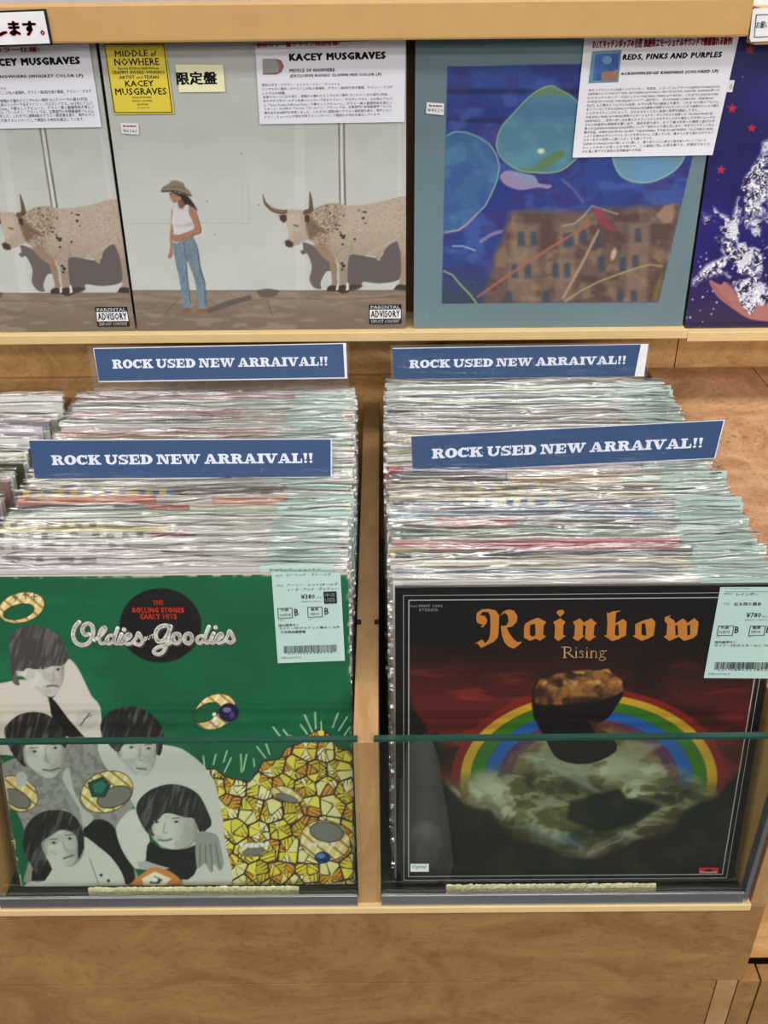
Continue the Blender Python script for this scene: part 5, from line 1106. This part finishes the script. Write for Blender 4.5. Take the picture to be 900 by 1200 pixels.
# foil figure cover at the right end
fs = Frame(.3712, .5115, .1542, .0554)
rs_ = empty('vinyl_record', 'new indigo album with red stars and crumpled foil, at the end past the blue-bordered one', 'record', 'new albums on the display ledge', fs.m)
A = Art(fs, SQ, SQ, 320, (20, 16, 92)); A.mix(np.clip((fbm(A.u*16, A.v*16, 4)-.45)*3, 0, .8), (40, 24, 120)); A.mix(np.clip((A.Y-300)/70, 0, 1)*.75, (40, 24, 60))
C8 = lambda p: crop(790, 0, 3, p)
rr8 = np.random.default_rng(5)
for _ in range(90):
    u, v = rr8.uniform(0, SQ), rr8.uniform(0, SQ); x, y = A.fr.px(np.array([u]), np.array([v])); A.ell(x[0], y[0], *(2*[rr8.uniform(.4, 1.1)]), (150, 150, 210), a=.7)
for _ in range(46):
    x, y = rr8.uniform(803, 900), rr8.uniform(290, 378); A.ell(x, y, *(2*[rr8.uniform(.5, 1.4)]), (210, 210, 250), a=.9)
fo = A.pmask(C8([(310, 500), (330, 480), (400, 500), (420, 900), (400, 1080), (265, 1112), (222, 1060), (200, 985), (175, 960), (100, 985), (62, 1006), (64, 985), (115, 930), (180, 900), (130, 830), (105, 790), (100, 745), (130, 720), (160, 750), (205, 768), (225, 690), (250, 620), (285, 570), (305, 540)]), 5)
wx = fbm(A.X*.08, A.Y*.08, 3)*8; f = fbm(A.X*.16+wx, A.Y*.14-wx, 4); f2 = np.abs(fbm(A.X*.13+wx*.8+4, A.Y*.12+wx, 3)-.5)*2
tone = np.where(f[:, None] > .56, np.array((206, 208, 226.)), np.where(f[:, None] < .44, np.array((34, 26, 62.)), np.array((110, 108, 150.))))
tone = np.where((f2 < .07)[:, None], np.array((240, 242, 250.)), tone)
broken = np.clip((fbm(A.X*.07+11, A.Y*.07, 3)-.36)*8, 0, 1)
m = (fo*broken)[:, None]; A.c = A.c*(1-m)+tone*m
A.poly(C8([(122, 985), (160, 1000), (185, 992), (205, 1012), (225, 1040), (300, 1075), (340, 1060), (420, 1040), (420, 1140), (330, 1130), (262, 1120), (200, 1080), (150, 1040)]), (166, 108, 104), 1.5); A.line(C8([(185, 995), (215, 1020), (260, 1040)]), 1.4, (110, 50, 90), .8); A.line(C8([(130, 995), (160, 1035), (200, 1070)]), 1.2, (120, 60, 100), .7)
m = (A.pmask(C8([(205, 990), (285, 975), (300, 1060), (268, 1108), (235, 1070)]), 2))[:, None]; A.c = A.c*(1-m)+tone*m
for x, y, r in ((879, 58, 6.5), (858, 127, 6.5), (881, 150, 6), (845, 199, 6)):
    A.mix(A.pmask([(x+(r if k % 2 == 0 else r*.42)*cos(-pi/2+k*pi/5+.1), y+(r if k % 2 == 0 else r*.42)*sin(-pi/2+k*pi/5+.1)) for k in range(10)], .9), (190, 32, 56))
A.mesh('printed_face', M['foil'], rs_, 1.0); sleeve_box(rs_, M['ink']); film_sheet(rs_, seed=20)
st = slab_sheet('price_sticker', fs, rs_, [(848, 94), (861, 94), (858, 108), (845, 108)], M['white'], .0028); text(fs, st, '0', (854.5, 105), (858, 105), 7, M['inkgrey'], .0031, 0)

# ------------------------------------------------------------------ shoe and trouser leg of the person standing in front, seen mirrored in the glass
def loft(name, secs, mat, parent, n=18):
    V = []; F = []
    for cx, cy, cz, rx, ry, flatb in secs:
        for k in range(n):
            a = 2*pi*k/n; x = cx+rx*cos(a); z = cz+ry*sin(a)
            V.append((x, cy, max(z, flatb)))
    for i in range(len(secs)-1):
        for k in range(n): F.append((i*n+k, i*n+(k+1) % n, (i+1)*n+(k+1) % n, (i+1)*n+k))
    F.append(tuple(range(n))[::-1]); F.append(tuple((len(secs)-1)*n+k for k in range(n)))
    return link_mesh(name, V, F, mat, parent, True)
def shoe(x, y, label):
    r = empty('sneaker', label, 'shoe', 'shoes in front of the cabinet', Matrix.Translation((x, y, -.85)))
    loft('upper', [(0, .138, .030, .012, .010, .02), (0, .130, .034, .030, .020, .02), (0, .105, .040, .043, .032, .02), (0, .060, .046, .047, .042, .02), (0, .010, .056, .043, .052, .02), (0, -.040, .064, .037, .060, .02), (0, -.090, .062, .034, .062, .02), (0, -.130, .056, .028, .052, .02)], M['shoe'], r)
    loft('sole', [(0, .144, .012, .018, .012, .0), (0, .130, .014, .038, .014, .0), (0, .085, .014, .050, .014, .0), (0, .0, .014, .046, .014, .0), (0, -.1, .014, .040, .014, .0), (0, -.142, .014, .026, .014, .0)], M['sole'], r)
    loft('toe_cap', [(0, .128, .040, .016, .012, .04), (0, .112, .050, .026, .024, .04), (0, .090, .058, .031, .030, .05), (0, .066, .064, .029, .030, .06), (0, .058, .062, .020, .026, .06)], M['white'], r)
    return r
shoe(.080, -.62, 'grey knit sneaker on the floor, mirrored in the glass below the black album')
finish_texts()
